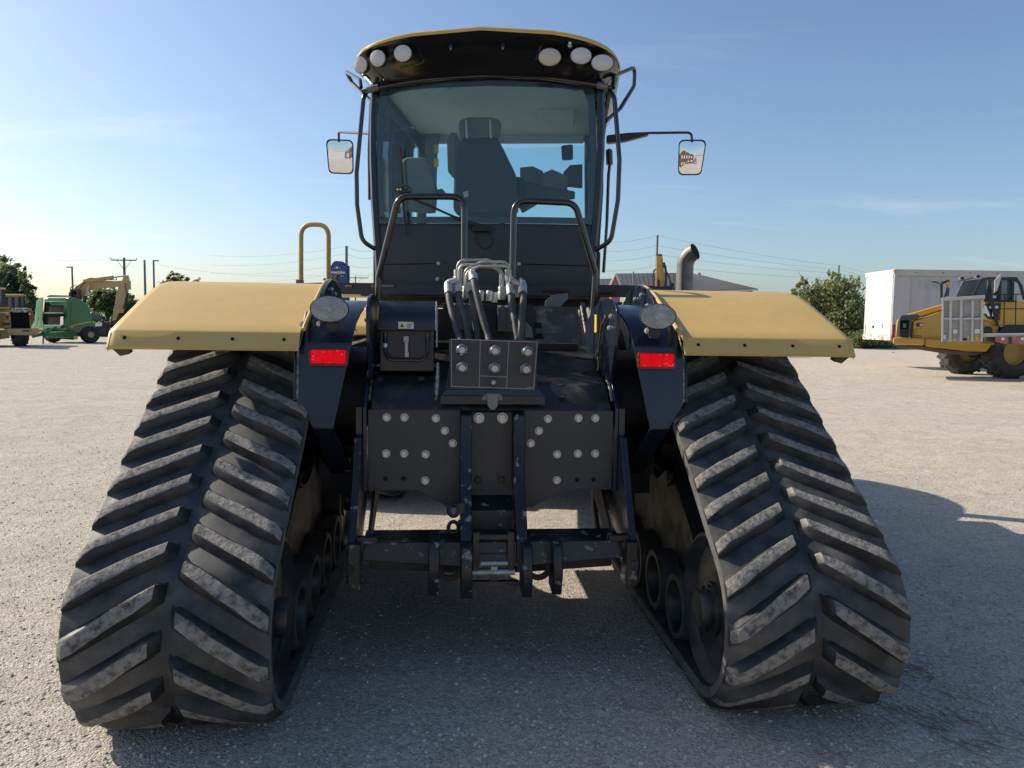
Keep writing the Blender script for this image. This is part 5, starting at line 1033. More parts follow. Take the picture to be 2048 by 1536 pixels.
# ---- wheel loader with black grille (left)
dA = 41.0
t_ = thing('wheel_loader', 'tan wheel loader with black radiator grille beside the green baler', 'loader', Matrix.Translation((W(40, 690, dA + 1).x, dA + 1.5, 0))); TI = t_.matrix_world.inverted()
def bgpart(t, TI):
    def f(name, pts, d, ext, mt, bevel=0, parent=None): return part(name, pw(pts, d, ext), mt, parent or t, TI, bevel=bevel)
    return f
A = bgpart(t_, TI)
hood = A('engine_hood', [(8, 616), (58, 616), (63, 657), (6, 657)], dA, (0, 3.0, 0), M_etan, 0.04)
A('radiator_grille', [(20, 618), (57, 618), (60.5, 656), (22.5, 656)], dA - 0.03, (0, 0.05, 0), M_bdark, 0.01, hood)
A('hood_side', [(-6, 617), (18, 617), (20, 657), (-4, 657)], dA + 0.05, (0, 2.5, 0), M_etan, 0.03)
A('counterweight', [(14, 657), (78, 657), (78, 669), (66, 671), (24, 671), (14, 669)], dA - 0.35, (0, 0.8, 0), M_etan, 0.05)
A('counterweight_slot', [(45, 660), (58, 660), (58, 663), (45, 663)], dA - 0.38, (0, 0.05, 0), M_rustb)
A('rear_frame', [(-8, 662), (16, 660), (20, 676), (-8, 680)], dA - 0.1, (0, 1.0, 0), M_etan, 0.04)
cab = A('cab_roof', [(10, 588), (48, 588), (50, 593), (10, 593)], dA + 2.0, (0, 1.8, 0), M_etan, 0.05)
A('cab_glass', [(13, 593), (47, 593), (49, 615), (12, 615)], dA + 2.1, (0, 1.5, 0), M_win)
for x0, x1, y1 in ((10, 13.5, 616), (22, 26.5, 616), (36, 39.5, 616), (47, 50, 616)): A('cab_pillar', [(x0, 592), (x1, 592), (x1 + (1 if x0 > 20 else 0), y1), (x0 + (1 if x0 > 20 else 0), y1)], dA + 2.05, (0, 0.12, 0), M_mach, 0, cab)
for x, y in ((13.5, 628), (59.5, 628)): A('tail_light', [(x - 2, y - 2), (x + 2, y - 2), (x + 2, y + 2), (x - 2, y + 2)], dA - 0.05, (0, 0.1, 0), M_fascia, 0.02)
for x, y in ((14.5, 635), (61, 634)): A('reflector', [(x - 2.5, y - 3.5), (x + 2.5, y - 3.5), (x + 2.5, y + 3.5), (x - 2.5, y + 3.5)], dA - 0.04, (0, 0.1, 0), mat('dull_red_reflector', (0.20, 0.05, 0.03), 0.5))
A('hood_handle', [(5, 645.5), (19, 645.5), (19, 650.5), (5, 650.5)], dA - 0.04, (0, 0.05, 0), M_rustb); A('lift_arm', [(59, 617), (63, 617), (70, 640), (62, 655)], dA + 1.2, (0, 0.4, 0), M_etan, 0.03)
b = MB(); b.tube([W(57, 610, dA + 1.5), W(69, 622, dA + 1.5)], 0.06, 8); part('lift_cylinder', b, M_mach, t_, TI)
def wheel_in(t, TI, name, c, ax, r, w, mt=M_tyre, rim=M_ely, rr=0.55, treads=0):
    o = tyre(name, TI @ c, TI.to_3x3() @ V(ax), r, w, t, mt, rim, rr, treads); return o
wheel_in(t_, TI, 'tyre', V((W(40, 680, dA + 0.9).x, dA + 0.9, 0.80)), (0.72, 0.7, 0), 0.80, 0.62, M_tyre, M_etan, 0.5, 18)
wheel_in(t_, TI, 'tyre', V((W(-40, 680, dA + 0.9).x, dA + 0.9, 0.80)), (0.72, 0.7, 0), 0.80, 0.62, M_tyre, M_etan, 0.5, 18)
text('grille_lettering', 'Altorfer', 0.30, TI @ W(39, 621, dA - 0.05), (1, 0, 0), (0, 0, 1), M_signw, t_, bold=0.004, shear=0.35)
# neighbouring machine cut by the left frame edge
t_ = thing('wheel_loader', 'tan machine cab cut off by the left edge of the picture', 'loader', Matrix.Translation((W(-20, 690, dA).x, dA - 1, 0))); TI = t_.matrix_world.inverted(); A = bgpart(t_, TI)
c2_ = A('cab_roof', [(-45, 574), (12, 576), (12, 579), (-45, 579)], dA - 1.2, (0, 1.6, 0), M_etan, 0.04); A('cab_glass', [(-44, 579), (9, 579), (9, 606), (-44, 606)], dA - 1.1, (0, 1.4, 0), M_win)
A('cab_pillar', [(2.5, 579), (7, 579), (7, 607), (2.5, 607)], dA - 1.15, (0, 0.1, 0), M_mach); A('cab_pillar', [(8, 583), (11, 583), (12, 606), (9.5, 606)], dA - 1.15, (0, 0.1, 0), M_mach)
A('cab_base', [(-44, 606), (12, 606), (12, 614), (-44, 614)], dA - 1.2, (0, 1.5, 0), M_mach, 0.03); A('engine_hood', [(-44, 613), (19, 613), (19, 617), (-44, 617)], dA - 0.9, (0, 2.5, 0), M_etan, 0.03)
A('body_side', [(-60, 618), (-6, 618), (-6, 680), (-60, 684)], dA - 0.5, (0, 2.2, 0), M_etan, 0.05); A('handrail', [(-30, 624.5), (18, 624.5), (18, 626), (-30, 626)], dA - 0.6, (0, 0.04, 0), M_fascia)
wheel_in(t_, TI, 'tyre', V((W(-60, 690, dA - 1).x, dA - 1, 0.8)), (0.2, 1, 0), 0.8, 0.6)

# ---- green round baler
dB = 47.0; db = lambda x: dB + (x - 135) / 57 * 3.0
t_ = thing('round_baler', 'dark green round baler with yellow stripe parked beside the wheel loader', 'baler', Matrix.Translation((W(130, 690, dB).x, dB + 1, 0))); TI = t_.matrix_world.inverted(); A = bgpart(t_, TI)
F_ = W(86, 655, dB + 1.3) - W(134, 662, dB); F_.z = 0
side = [(134, 662), (133, 640), (137, 597), (141, 593.5), (150, 595), (165, 601), (176, 610), (182, 624), (185, 640), (191, 650), (191, 657), (172, 655), (162, 665), (146, 664)]
body = A('baler_body', side, db, F_, M_green, 0.05)
q = [W(x, y, db(x)) for x, y in ((143, 605), (158, 609), (172, 618), (178, 632), (180, 642), (160, 646), (141, 651))]; b = MB(); b.prism([p + V((0.02, -0.04, 0)) for p in q], (0.0, 0.03, 0)); part('side_panel', b, M_green, body, TI, bevel=0.02)
b = MB(); b.prism([W(x, y, db(x)) + V((0.03, -0.07, 0)) for x, y in ((137, 653.2), (160, 646.5), (182, 642.6), (182, 644.4), (160, 648.6), (138, 654.2))], (0, 0.03, 0)); part('yellow_stripe', b, M_byel, body, TI)
b = MB(); b.prism([W(x, y, db(x)) + V((0.03, -0.07, 0)) for x, y in ((142, 653.8), (146, 653.2), (146, 655.6), (142, 656.2))], (0, 0.03, 0)); part('yellow_badge', b, M_byel, body, TI)
ff = lambda x: dB + (134 - x) / 48 * 1.3 - 0.30
A('recess_shade', [(90, 610.5), (128, 610.5), (126, 624), (90, 624)], ff, (0, 0.1, 0), M_bdark, 0, body); A('recess_shade', [(90, 628), (126, 628), (122, 648.5), (90, 648.5)], ff, (0, 0.1, 0), M_bdark, 0, body)  # flat near-black panels: belts plus the recess shade put into the colour
A('cross_bar', [(88, 624.5), (127, 624.5), (127, 627), (88, 627)], ff, (0, -0.10, 0), M_greenl, 0, body); A('top_bar', [(88, 601), (132, 601), (132, 604), (88, 604)], ff, (0, -0.12, 0), M_greenl, 0, body)
A('corner_post', [(78, 596), (87, 594), (84, 655), (78, 656)], lambda x: ff(x) - 0.15, (0, 0.5, 0), M_green, 0.02, body); A('post_face', [(73, 602), (80, 601), (76, 654), (67, 655)], lambda x: ff(x) - 0.05, (0, 0.4, 0), M_greenl, 0.02, body)
A('roof_hatch', [(95, 596), (132, 595.5), (131, 599), (97, 599.5)], lambda x: ff(x) + 0.2, (0, 0.3, 0), M_greenl, 0, body)
A('twine_tube', [(121, 634), (127, 633), (127, 650), (120.5, 650)], lambda x: ff(x) - 0.3, (0, 0.15, 0), M_fascia, 0.03, body); A('lower_front', [(84, 650), (124, 650), (120, 656), (90, 657)], ff, (0, -0.12, 0), M_greenl, 0.02, body)
A('pickup_housing', [(92, 664), (150, 662), (156, 673), (148, 680), (94, 676)], lambda x: dB - 0.2, (0, 0.6, 0), M_green, 0.05)
b = MB(); b.lathe(TI @ W(151.5, 675.5, dB - 0.3), (0.2, -1, 0), [(0, -0.05), (0.11, -0.05), (0.11, 0.03), (0.05, 0.05), (0, 0.05)], 20); part('gauge_wheel', b, M_byel, t_)
b = MB(); b.tube([W(112, 655, dB - 0.5), W(85, 668, dB - 1.6), W(66, 673, dB - 2.4)], 0.09, 8); b.tube([W(98, 668, dB - 0.6), W(68, 673, dB - 2.3)], 0.06, 8); part('drawbar', b, M_green, t_, TI)
b = MB(); b.tube([W(87, 662, dB - 1.8), W(86, 690.5, dB - 1.8)], 0.04, 8); b.tube([W(92, 657, dB - 1.6), W(80, 668, dB - 1.9)], 0.035, 8); part('jack_stand', b, M_mach, t_, TI)
b = MB(); b.tube([W(90, 675.5, dB - 0.6), W(140, 676.5, dB - 0.6)], 0.05, 8); part('axle_rod', b, M_mach, t_, TI)
wheel_in(t_, TI, 'tyre', V((W(180, 673, dB + 0.6).x, dB + 0.6, 0.53)), (0.75, -0.66, 0), 0.53, 0.5, M_tyred, M_bcream, 0.36, 0); wheel_in(t_, TI, 'tyre', V((W(106, 673, dB + 1.0).x, dB + 1.0, 0.53)), (0.75, -0.66, 0), 0.53, 0.5, M_tyred, M_bcream, 0.36, 0)

# ---- tan excavator behind the baler
dE = 64.0
t_ = thing('excavator', 'tan tracked excavator with arched boom behind the green baler', 'excavator', Matrix.Translation((W(170, 680, dE).x, dE, 0))); TI = t_.matrix_world.inverted(); A = bgpart(t_, TI)
boom = A('boom', [(138, 598), (142, 584), (152, 572), (168, 562.5), (188, 558.5), (230, 562), (252, 560), (250, 571), (228, 574), (200, 577), (182, 580), (170, 590), (162, 602), (156, 618), (144, 618)], dE, (0, 0.7, 0), M_etan, 0.05)
A('stick', [(246, 552), (257, 549.5), (261, 566), (252, 602), (247, 626), (238, 626), (229, 612), (232, 592), (237, 571), (244, 562)], dE - 0.1, (0, 0.55, 0), M_etan, 0.05)
A('bucket_link', [(229, 612), (238, 618), (233, 640), (224, 642)], dE - 0.05, (0, 0.5, 0), M_etan, 0.03); A('bucket', [(222, 632), (236, 628), (242, 640), (232, 650), (220, 650)], dE, (0, 1.2, 0), M_rustb, 0.06)
for a, c, r_, mt_ in (((168, 562), (226, 554.5), 0.16, M_etan), ((224, 555), (250, 551.5), 0.07, M_steel), ((178, 571), (172, 597), 0.07, M_steel), ((172, 592), (167, 606), 0.15, M_mach), ((256, 586), (248, 618), 0.10, M_mach)):
    b = MB(); b.tube([W(*a, dE - 0.25), W(*c, dE - 0.25)], r_, 10); part('ram', b, mt_, t_, TI)
for pts in (((140, 590), (141, 573), (152, 571)), ((148, 590), (152, 574), (170, 562), (176, 557), (186, 556)), ((152, 592), (160, 575), (176, 560)), ((250, 566), (254, 590), (250, 600)), ((186, 557), (215, 559), (234, 560), (232, 556))):
    b = MB(); b.tube(fillet([W(*p, dE - 0.35) for p in pts], 0.4, 4), 0.035, 6); part('boom_hose', b, M_mach, boom, TI)
b = MB(); rh = random.Random(4)
for k in range(16): p = W(150 + rh.uniform(-8, 9), 590 + rh.uniform(-9, 9), dE - 0.4); b.box(p, (rh.uniform(0.1, 0.4), 0.2, rh.uniform(0.1, 0.35)))
o = part('valve_cluster', b, M_rustb, boom, TI); o['kind'] = 'stuff'
A('upper_house', [(94, 592), (100, 590), (138, 591), (150, 596), (176, 612), (176, 650), (94, 650)], dE + 0.8, (0, 2.6, 0), M_rustb, 0.05)
for sdp in (-0.6, 1.9):
    b = MB(); b.prism(fillet([W(150, 675, dE + sdp), W(150, 655, dE + sdp), W(205, 652, dE + sdp), W(217, 660, dE + sdp), W(216, 671, dE + sdp), W(206, 676, dE + sdp)], 0.4, 5, True), (0, 0.6, 0)); o = part('crawler_track', b, M_tyred, t_, TI, bevel=0.04)
    b = MB(); b.lathe(TI @ W(206, 664, dE + sdp - 0.03), (0, 1, 0), [(0, 0), (0.28, 0), (0.28, 0.1), (0, 0.1)], 20); part('idler', b, M_rustb, o)
A('undercarriage_frame', [(204, 644), (245, 642), (245, 656), (204, 656)], dE + 0.6, (0, 2.2, 0), M_rustb, 0.04)

# ---- parked car and green sign far left
dC = 112
t_ = thing('parked_car', 'dark grey parked car on the grass right of the baler', 'car', Matrix.Translation((W(200, 640, dC).x, dC, 0))); TI = t_.matrix_world.inverted(); A = bgpart(t_, TI); M_carb = mat('grey_car_paint', (0.07, 0.085, 0.10), 0.25, coat=0.5)
zb = lambda y: y
A('car_shell', [(176, 638), (176, 627), (185, 623), (194, 625), (200, 629.5), (208, 632), (209.5, 640), (176, 641)], dC, (0, 1.7, 0), M_carb, 0.15); A('side_glass', [(184, 629.5), (186, 625), (192, 626), (197, 630)], dC - 0.02, (0, 0.05, 0), M_win)
for x in (181, 204): wheel_in(t_, TI, 'tyre', W(x, 640, dC - 0.0), (0, 1, 0), 0.33, 0.22, M_tyred, M_steel, 0.6)
car_h = W(200, 642.5, dC).z
A('car_shade_strip', [(176, 640), (209, 640), (209, 642), (176, 642)], dC + 0.3, (0, 1.2, 0), M_tyred)  # dark strip painted in for the shade under the car
b = MB(); b.prism([(-30, 78, 0), (-30, 100, 0), (-30, 135, max(0.1, car_h)), (-30, 150, max(0.1, car_h)), (-30, 150, -0.2), (-30, 78, -0.2)], (24, 0, 0)); b.v = [V((v.x - 0.0, v.y, v.z)) for v in b.v]; struct(part('grass_bank', b, M_grass))
t_ = thing('road_sign', 'green highway sign behind the tan excavator boom', 'sign', Matrix.Translation((W(202, 640, 130).x, 130, 0))); TI = t_.matrix_world.inverted(); A = bgpart(t_, TI)
A('sign_board', [(187, 579), (213, 577.5), (213.5, 596), (187, 597)], 130, (0, 0.15, 0), mat('sign_green', (0.03, 0.17, 0.08), 0.5), 0.02); A('sign_post', [(189, 596), (191, 596), (191, 650), (189, 650)], 130.1, (0, 0.2, 0), M_pole); A('sign_post', [(209, 596), (211, 596), (211, 650), (209, 650)], 130.1, (0, 0.2, 0), M_pole)

# ---- poles and wires
def pole(label, px, ytop, d, r, name='utility_pole', arm=None, group='utility poles'):
    top = W(px, ytop, d); t = thing(name, label, 'pole', Matrix.Translation((top.x, d, 0)), group); b = MB(); b.tube([(0, 0, 0), (0, 0, top.z)], r, 8, r1=r * 0.75); part('post', b, M_pole, t)
    if arm == 'cross':
        b = MB(); b.box((0, -0.1, top.z - 0.35), (2.4 * d / 100 * 3.2 / 2.4, 0.12, 0.14)); part('cross_arm', b, M_pole, t)
        for x in (-3.3, 0.0, 3.3): b = MB(); b.cyl((x * d / 200, -0.1, top.z - 0.28), (x * d / 200, -0.1, top.z - 0.02), 0.06, 8); part('insulator', b, M_fascia, t)
        for sg in (-1, 1): b = MB(); b.tube([(sg * 0.9 * d / 100, 0, top.z - 0.4), (0, 0, top.z - 1.6)], 0.03, 6); part('arm_brace', b, M_pole, t)
        b = MB(); b.cyl((0.55, -0.1, top.z - 3.0), (0.55, -0.1, top.z - 4.1), 0.28, 12); part('transformer', b, M_alu, t)
    if arm in (-1, 1): b = MB(); b.box((arm * 0.3, 0, top.z - 0.08), (0.7, 0.25, 0.12)); part('lamp_head', b, M_pole, t)
    return t
pole('light pole with its head turned left, left of the excavator boom', 144, 533, 95, 0.13, 'light_pole', -1, 'light poles'); pole('light pole with its head turned right beside the tan stick', 307, 520, 95, 0.14, 'light_pole', 1, 'light poles')
pole('wooden utility pole with cross arm and transformer above the excavator', 248, 515, 100, 0.20, arm='cross'); pole('bare wooden pole between the excavator and the light pole', 289, 520, 105, 0.18); pole('tall wooden pole behind the blue inn sign', 693, 492, 85, 0.19); pole('small far pole with wide cross arm right of the inn sign', 711, 552, 150, 0.15, arm='cross')
pole('wooden pole rising behind the upright excavator stick', 1315, 470, 90, 0.16); pole('far wooden pole behind the leafy bush', 1678, 531, 110, 0.16); pole('short vent pole on the grey roof ridge', 1267, 543, 70, 0.09, 'vent_pole', None, 'utility poles')
def wire(label, pts, d, sag=0.0):
    b = MB(); P2_ = [W(x, y, dd) for (x, y), dd in zip(pts, d if isinstance(d, (list, tuple)) else [d] * len(pts))]
    out = []
    for a, c in zip(P2_, P2_[1:]):
        for k in range(10): s_ = k / 10; out.append(a.lerp(c, s_) + V((0, 0, -sag * 4 * s_ * (1 - s_))))
    out.append(P2_[-1]); b.tube(out, 0.011, 4); o = part('power_line', b, M_wire); tag(o, label, 'wire', 'overhead power lines')
wire('single power line from the left edge to the transformer pole', [(-60, 521), (243, 516.5)], 100, 0.2)
wire('power line from the transformer pole down towards the treetop', [(252, 516.5), (640, 551)], [100, 90], 0.8)
for k, (ya, yb, yc, yd) in enumerate(((497, 492.5, 495, 500), (516, 507, 509, 512), (532, 527, 526, 527), (550, 543, 542, 544))):
    w_ = ('topmost', 'second from top', 'third from top', 'lowest')[k]
    wire(w_ + ' of the power lines meeting at the pole behind the inn sign', [(420, ya + 14), (693, yb), (760, yc)], [95, 85, 85], 0.5)
for k, (ya, yb, yc, yd) in enumerate(((484, 471, 531, 553), (502, 491, 539, 560), (521, 509, 546, 566), (541, 530, 556, 572))):
    w_ = ('topmost', 'second from top', 'third from top', 'lowest')[k]
    wire(w_ + ' of the power lines crossing the sky behind the exhaust stack', [(1190, ya), (1315, yb), (1678, yc), (1800, yd)], [88, 90, 110, 118], 0.3)

# ---- blue inn sign
dS = 72
t_ = thing('inn_sign', 'blue inn sign with white stars and lettering beside the yellow hoop rail', 'sign', Matrix.Translation((W(670, 650, dS).x, dS, 0))); TI = t_.matrix_world.inverted(); A = bgpart(t_, TI)
bd = [(655, 530), (663, 530.5), (664.5, 527), (668, 523), (672, 521.8), (676, 521.8), (682, 523.5), (686.5, 527.5), (688, 531), (694, 531), (694, 600), (655, 600)]
A('sign_face', bd, dS, (0, 0.08, 0), M_blues); A('sign_side', [(x + 5.5, y + 0.6) for x, y in bd], dS + 0.12, (0, 0.6, 0), mat('sign_back', (0.03, 0.05, 0.11), 0.6), 0.02)
text('sign_lettering', 'AmericInn', 0.36, TI @ W(674.5, 544.5, dS - 0.02), (1, 0, -0.005), (0, 0, 1), M_signw, t_, spacing=0.95, bold=0.012)
def star(px, py, r_): c = TI @ W(px, py, dS - 0.02); b = MB(); b.prism([c + V((r_ * (1 if k % 2 == 0 else 0.42) * math.sin(k * math.pi / 5), 0, r_ * (1 if k % 2 == 0 else 0.42) * math.cos(k * math.pi / 5))) for k in range(10)], (0, 0.01, 0)); part('star', b, M_signw, t_)
star(674, 535, 0.17); star(669, 536.2, 0.07); star(679.5, 536.2, 0.07)
for k in range(9):
    if k == 2: continue
    c = TI @ W(663 + k * 2.9, 552.3, dS - 0.02); b = MB(); b.box(c, (0.07, 0.01, 0.07)); part('small_lettering', b, M_signw, t_)

# ---- building with grey standing-seam roof
dR = 70.0
t_ = thing('metal_roof_building', 'low building with grey standing-seam roof and red gable behind the exhaust stack', 'building', Matrix.Translation((W(1370, 650, dR).x, dR + 5, 0))); TI = t_.matrix_world.inverted()
def wq(px, py, d): return TI @ W(px, py, d)
def roofplane(q, n, name='roof'):
    b = MB(); b.prism(q, (0, 0, -0.12)); ro = part(name, b, M_roofm, t_)
    a0, a1, c1, c0 = q
    for k in range(1, n):
        s_ = k / n; p, e = a0.lerp(a1, s_), c0.lerp(c1, s_); bb = MB(); bb.tube([p + V((0, -0.02, 0.03)), e + V((0, -0.02, 0.03))], 0.015, 4); part('roof_seam', bb, M_roofm, ro)
    return ro
roofplane([wq(1231, 547, dR + 6), wq(1372, 545.5, dR + 7), wq(1372, 585, dR), wq(1240, 575, dR + 1)], 16)
roofplane([wq(1372, 545.5, dR + 7), wq(1396, 549, dR + 6.5), wq(1516, 577.5, dR), wq(1372, 583, dR)], 18)
b = MB(); b.prism([wq(1222, 570, dR + 1), wq(1231, 548.5, dR + 1), wq(1240, 570, dR + 1), wq(1240, 640, dR + 1), wq(1222, 640, dR + 1)], (0, 1, 0)); part('gable_wall', b, M_brickr, t_)
for a, c in (((1220, 571), (1231, 546.5)), ((1231, 546.5), (1241, 571))): b = MB(); b.tube([wq(*a, dR + 0.9), wq(*c, dR + 0.9)], 0.09, 6); part('gable_trim', b, M_fascia, t_)
b = MB(); b.prism([wq(1372, 584, dR), wq(1517, 578, dR - 0.02), wq(1517, 581, dR - 0.02), wq(1372, 587, dR)], (0, 0.2, 0)); part('eaves', b, M_fascia, t_)
b = MB(); b.prism([wq(1360, 585, dR + 0.8), wq(1505, 580, dR + 0.8), wq(1505, 672, dR + 0.8), wq(1360, 672, dR + 0.8)], (0, 8, 0)); wl_ = part('wall', b, M_brickb, t_)
for x in (1395, 1415, 1440, 1470): b = MB(); b.prism([wq(x, 585, dR + 0.75), wq(x + 9, 585, dR + 0.75), wq(x + 9, 612, dR + 0.75), wq(x, 612, dR + 0.75)], (0, 0.1, 0)); part('window', b, M_win, wl_)
b = MB(); b.lathe(wq(1397.5, 550, dR + 6.3), (0, 0, 1), [(0.12, -0.4), (0.12, 0.0), (0.22, 0.02), (0.22, 0.2), (0.1, 0.28), (0, 0.28)], 12); part('roof_vent', b, M_alu, t_)
t_ = thing('metal_roof_annex', 'small grey roof peeking out left of the red gable', 'building', Matrix.Translation((W(1215, 650, 85).x, 85, 0))); TI = t_.matrix_world.inverted(); roofplane([wq(1190, 558, 88), wq(1228, 557, 88), wq(1228, 572, 84), wq(1190, 572, 84)], 5)
b = MB(); b.prism([wq(1192, 571, 85), wq(1226, 571, 85), wq(1226, 665, 85), wq(1192, 665, 85)], (0, 3, 0)); part('wall', b, M_brickr, t_)

# ---- upright excavator stick behind the right fender
dX = 44
t_ = thing('excavator', 'yellow excavator seen end-on, its raised boom behind the exhaust stack', 'excavator', Matrix.Translation((W(1330, 650, dX).x, dX, 0))); TI = t_.matrix_world.inverted(); A = bgpart(t_, TI)
A('boom', [(1313, 512), (1325, 512), (1328, 540), (1329, 582), (1311, 582), (1312, 540)], dX, (0, 0.8, 0), M_ely, 0.05); A('boom_head', [(1316, 508), (1324, 508), (1325, 514), (1315, 514)], dX + 0.1, (0, 0.5, 0), M_mach, 0.03)
for pts, r_ in ((((1327, 525), (1331, 535), (1332, 560), (1330, 580)), 0.07), (((1326, 530), (1334, 545), (1342, 565), (1338, 580)), 0.04), (((1312, 538), (1307, 541), (1308, 575)), 0.035), (((1309, 541), (1306, 550), (1309, 562)), 0.03), (((1317, 560), (1317, 582)), 0.09)):
    b = MB(); b.tube(fillet([W(*p, dX - 0.1) for p in pts], 0.3, 3), r_, 8); part('boom_hose', b, M_mach, t_, TI)
A('house', [(1285, 571), (1332, 570), (1350, 575), (1352, 640), (1280, 640)], dX + 0.6, (0, 2.5, 0), M_rustb, 0.05); A('track_base', [(1275, 640), (1355, 640), (1355, 695), (1275, 695)], dX + 0.4, (0, 3, 0), M_mach, 0.1)
A('counter_pipe', [(1342, 566), (1349, 566), (1349, 574), (1342, 574)], dX - 0.1, (0, 0.5, 0), M_mach, 0.05)

# ---- white box trailer
e0, e1 = W(1733, 546, 34.0), W(1789.5, 540, 31.5); z_t = (e0.z + e1.z) / 2; z_b = W(1787, 681, 31.5).z
e0.z = e1.z = 0; ud = (e1 - e0).normalized(); sd = V((-ud.y, ud.x, 0));
if sd.x < 0: sd = -sd
t_ = thing('box_trailer', 'long white box trailer with faded blue lettering behind the yellow dump truck', 'trailer', Matrix.Translation(e1)); TI = t_.matrix_world.inverted()
LN = 15.5
def trq(a, s_, z): p = e1 - ud * a + sd * s_; return TI @ V((p.x, p.y, z))
WD = (e1 - e0).length
b = MB(); b.prism([trq(0, 0, z_b), trq(WD, 0, z_b), trq(WD, LN, z_b), trq(0, LN, z_b)], (0, 0, z_t - z_b)); bx = part('trailer_box', b, [M_trs], t_, bevel=0.03)
b = MB(); b.prism([trq(0.06, -0.02, z_b + 0.22), trq(WD - 0.06, -0.02, z_b + 0.22), trq(WD - 0.06, -0.02, z_t - 0.18), trq(0.06, -0.02, z_t - 0.18)], sd * 0.03); part('end_panel', b, M_trw, bx)
M_trrust = mat('peeling_rail', (0.66, 0.63, 0.58), 0.6, c2=(0.36, 0.17, 0.10), scale=5, cov=(0.5, 0.56))
b = MB(); b.prism([trq(0, -0.03, z_b), trq(WD, -0.03, z_b), trq(WD, -0.03, z_b + 0.2), trq(0, -0.03, z_b + 0.2)], sd * 0.04); part('bottom_rail', b, M_trrust, bx)
b = MB(); b.prism([trq(-0.03, -0.03, z_t - 0.17), trq(WD + 0.03, -0.03, z_t - 0.17), trq(WD + 0.03, -0.03, z_t + 0.01), trq(-0.03, -0.03, z_t + 0.01)], sd * 0.05); part('top_rail', b, M_fascia, bx)
b = MB(); b.prism([trq(-0.03, 0.03, z_t - 0.25), trq(-0.03, LN, z_t - 0.25), trq(-0.03, LN, z_t + 0.01), trq(-0.03, 0.03, z_t + 0.01)], ud * -0.03 + ud * 0.06); part('top_rail', b, M_alu, bx)
for k in range(13): b = MB(); b.box(trq(-0.04, 0.8 + k * 1.1, z_t - 0.1), (0.16, 0.04, 0.05)); part('marker_light', b, M_pole, bx)
b = MB(); b.box(trq(-0.03, -0.02, z_t - 0.06), (0.12, 0.12, 0.08)); part('corner_marker', b, M_orange, bx)
b = MB(); b.prism([trq(-0.012, 0.1, z_b), trq(-0.012, LN, z_b), trq(-0.012, LN, z_b + 0.16), trq(-0.012, 0.1, z_b + 0.16)], ud * 0.02); part('side_rail', b, M_alu, bx)
for k in range(12): b = MB(); b.prism([trq(-0.008, 0.7 + k * 1.22, z_b + 0.17), trq(-0.008, 0.715 + k * 1.22, z_b + 0.17), trq(-0.008, 0.715 + k * 1.22, z_t - 0.26), trq(-0.008, 0.7 + k * 1.22, z_t - 0.26)], ud * 0.01); part('panel_joint', b, M_trs, bx)
text('faded_lettering', 'LEASED', 0.46, trq(-0.02, 1.85, z_t - 0.62), sd, (0, 0, 1), M_faded, bx, spacing=1.15)
b = MB(); b.box(trq(WD * 0.62, -0.03, z_b + 0.55), (0.03, 0.14, 0.10)); part('gladhand_box', b, M_mach, bx); b = MB(); b.box(trq(WD * 0.30, -0.03, z_b + 0.60), (0.03, 0.08, 0.22)); part('wiring_box', b, M_alu, bx); b = MB(); b.box(trq(WD * 0.93, -0.03, z_b + 0.45), (0.03, 0.12, 0.42)); part('vent_plate', b, M_alu, bx)
b = MB(); b.prism([trq(-0.02, 0.02, z_b + 0.02), trq(-0.02, 0.12, z_b + 0.02), trq(-0.02, 0.12, z_b + 0.65), trq(-0.02, 0.02, z_b + 0.65)], ud * 0.03); part('reflector_strip', b, mat('trailer_red', (0.35, 0.03, 0.03), 0.4), bx)
for sx_ in (3.2,): b = MB(); b.box(trq(WD * 0.25, sx_, z_b / 2), (0.12, 0.12, z_b)); part('landing_leg', b, M_pole, t_); b = MB(); b.box(trq(WD * 0.75, sx_, z_b / 2), (0.12, 0.12, z_b)); part('landing_leg', b, M_pole, t_)
for s_ in (11.5, 12.8):
    for a_ in (0.25, WD - 0.25): tyre('tyre', trq(a_, s_, 0.5), TI.to_3x3() @ ud, 0.5, 0.28, t_, M_tyred, M_alu, 0.55)

# ---- articulated dump truck
dT = 26.5
t_ = thing('dump_truck', 'yellow articulated dump truck with sloping hood behind the ribbed aluminium bulkhead', 'dump truck', Matrix.Translation((W(1950, 750, dT).x, dT + 1, 0))); TI = t_.matrix_world.inverted(); A = bgpart(t_, TI)
dt = lambda x: dT - 0.6 + max(0, (x - 1850)) * 0.004
hd = A('hood', [(1820, 676), (1822, 646), (1826, 640), (1850, 634), (1885, 621), (1930, 606), (1985, 600), (1985, 690), (1848, 690), (1822, 680)], dt, (0, 1.9, 0), M_egold, 0.06)
A('hood_top', [(1812, 629), (1885, 608), (1925, 598), (1925, 606), (1884, 621), (1842, 634)], lambda x: dT + 0.1, (0, 1.4, 0), M_egold, 0.08, hd)
A('crease_shade', [(1842, 632.5), (1885, 619), (1925, 605), (1925, 607), (1885, 622), (1842, 635)], lambda x: dT - 0.62, (0, 0.05, 0), mat('hood_shade_line', (0.14, 0.09, 0.03), 0.7), 0, hd)  # darker yellow strip paints the shade line along the hood fold
M_ggrey = mat('grille_grey', (0.060, 0.068, 0.078), 0.4)
gr = A('grille_surround', [(1797, 674), (1798, 634), (1804, 629.5), (1836, 628), (1842, 634), (1828, 640), (1822, 650), (1820, 675)], dT - 0.9, (0, 0.6, 0), M_ggrey, 0.06)
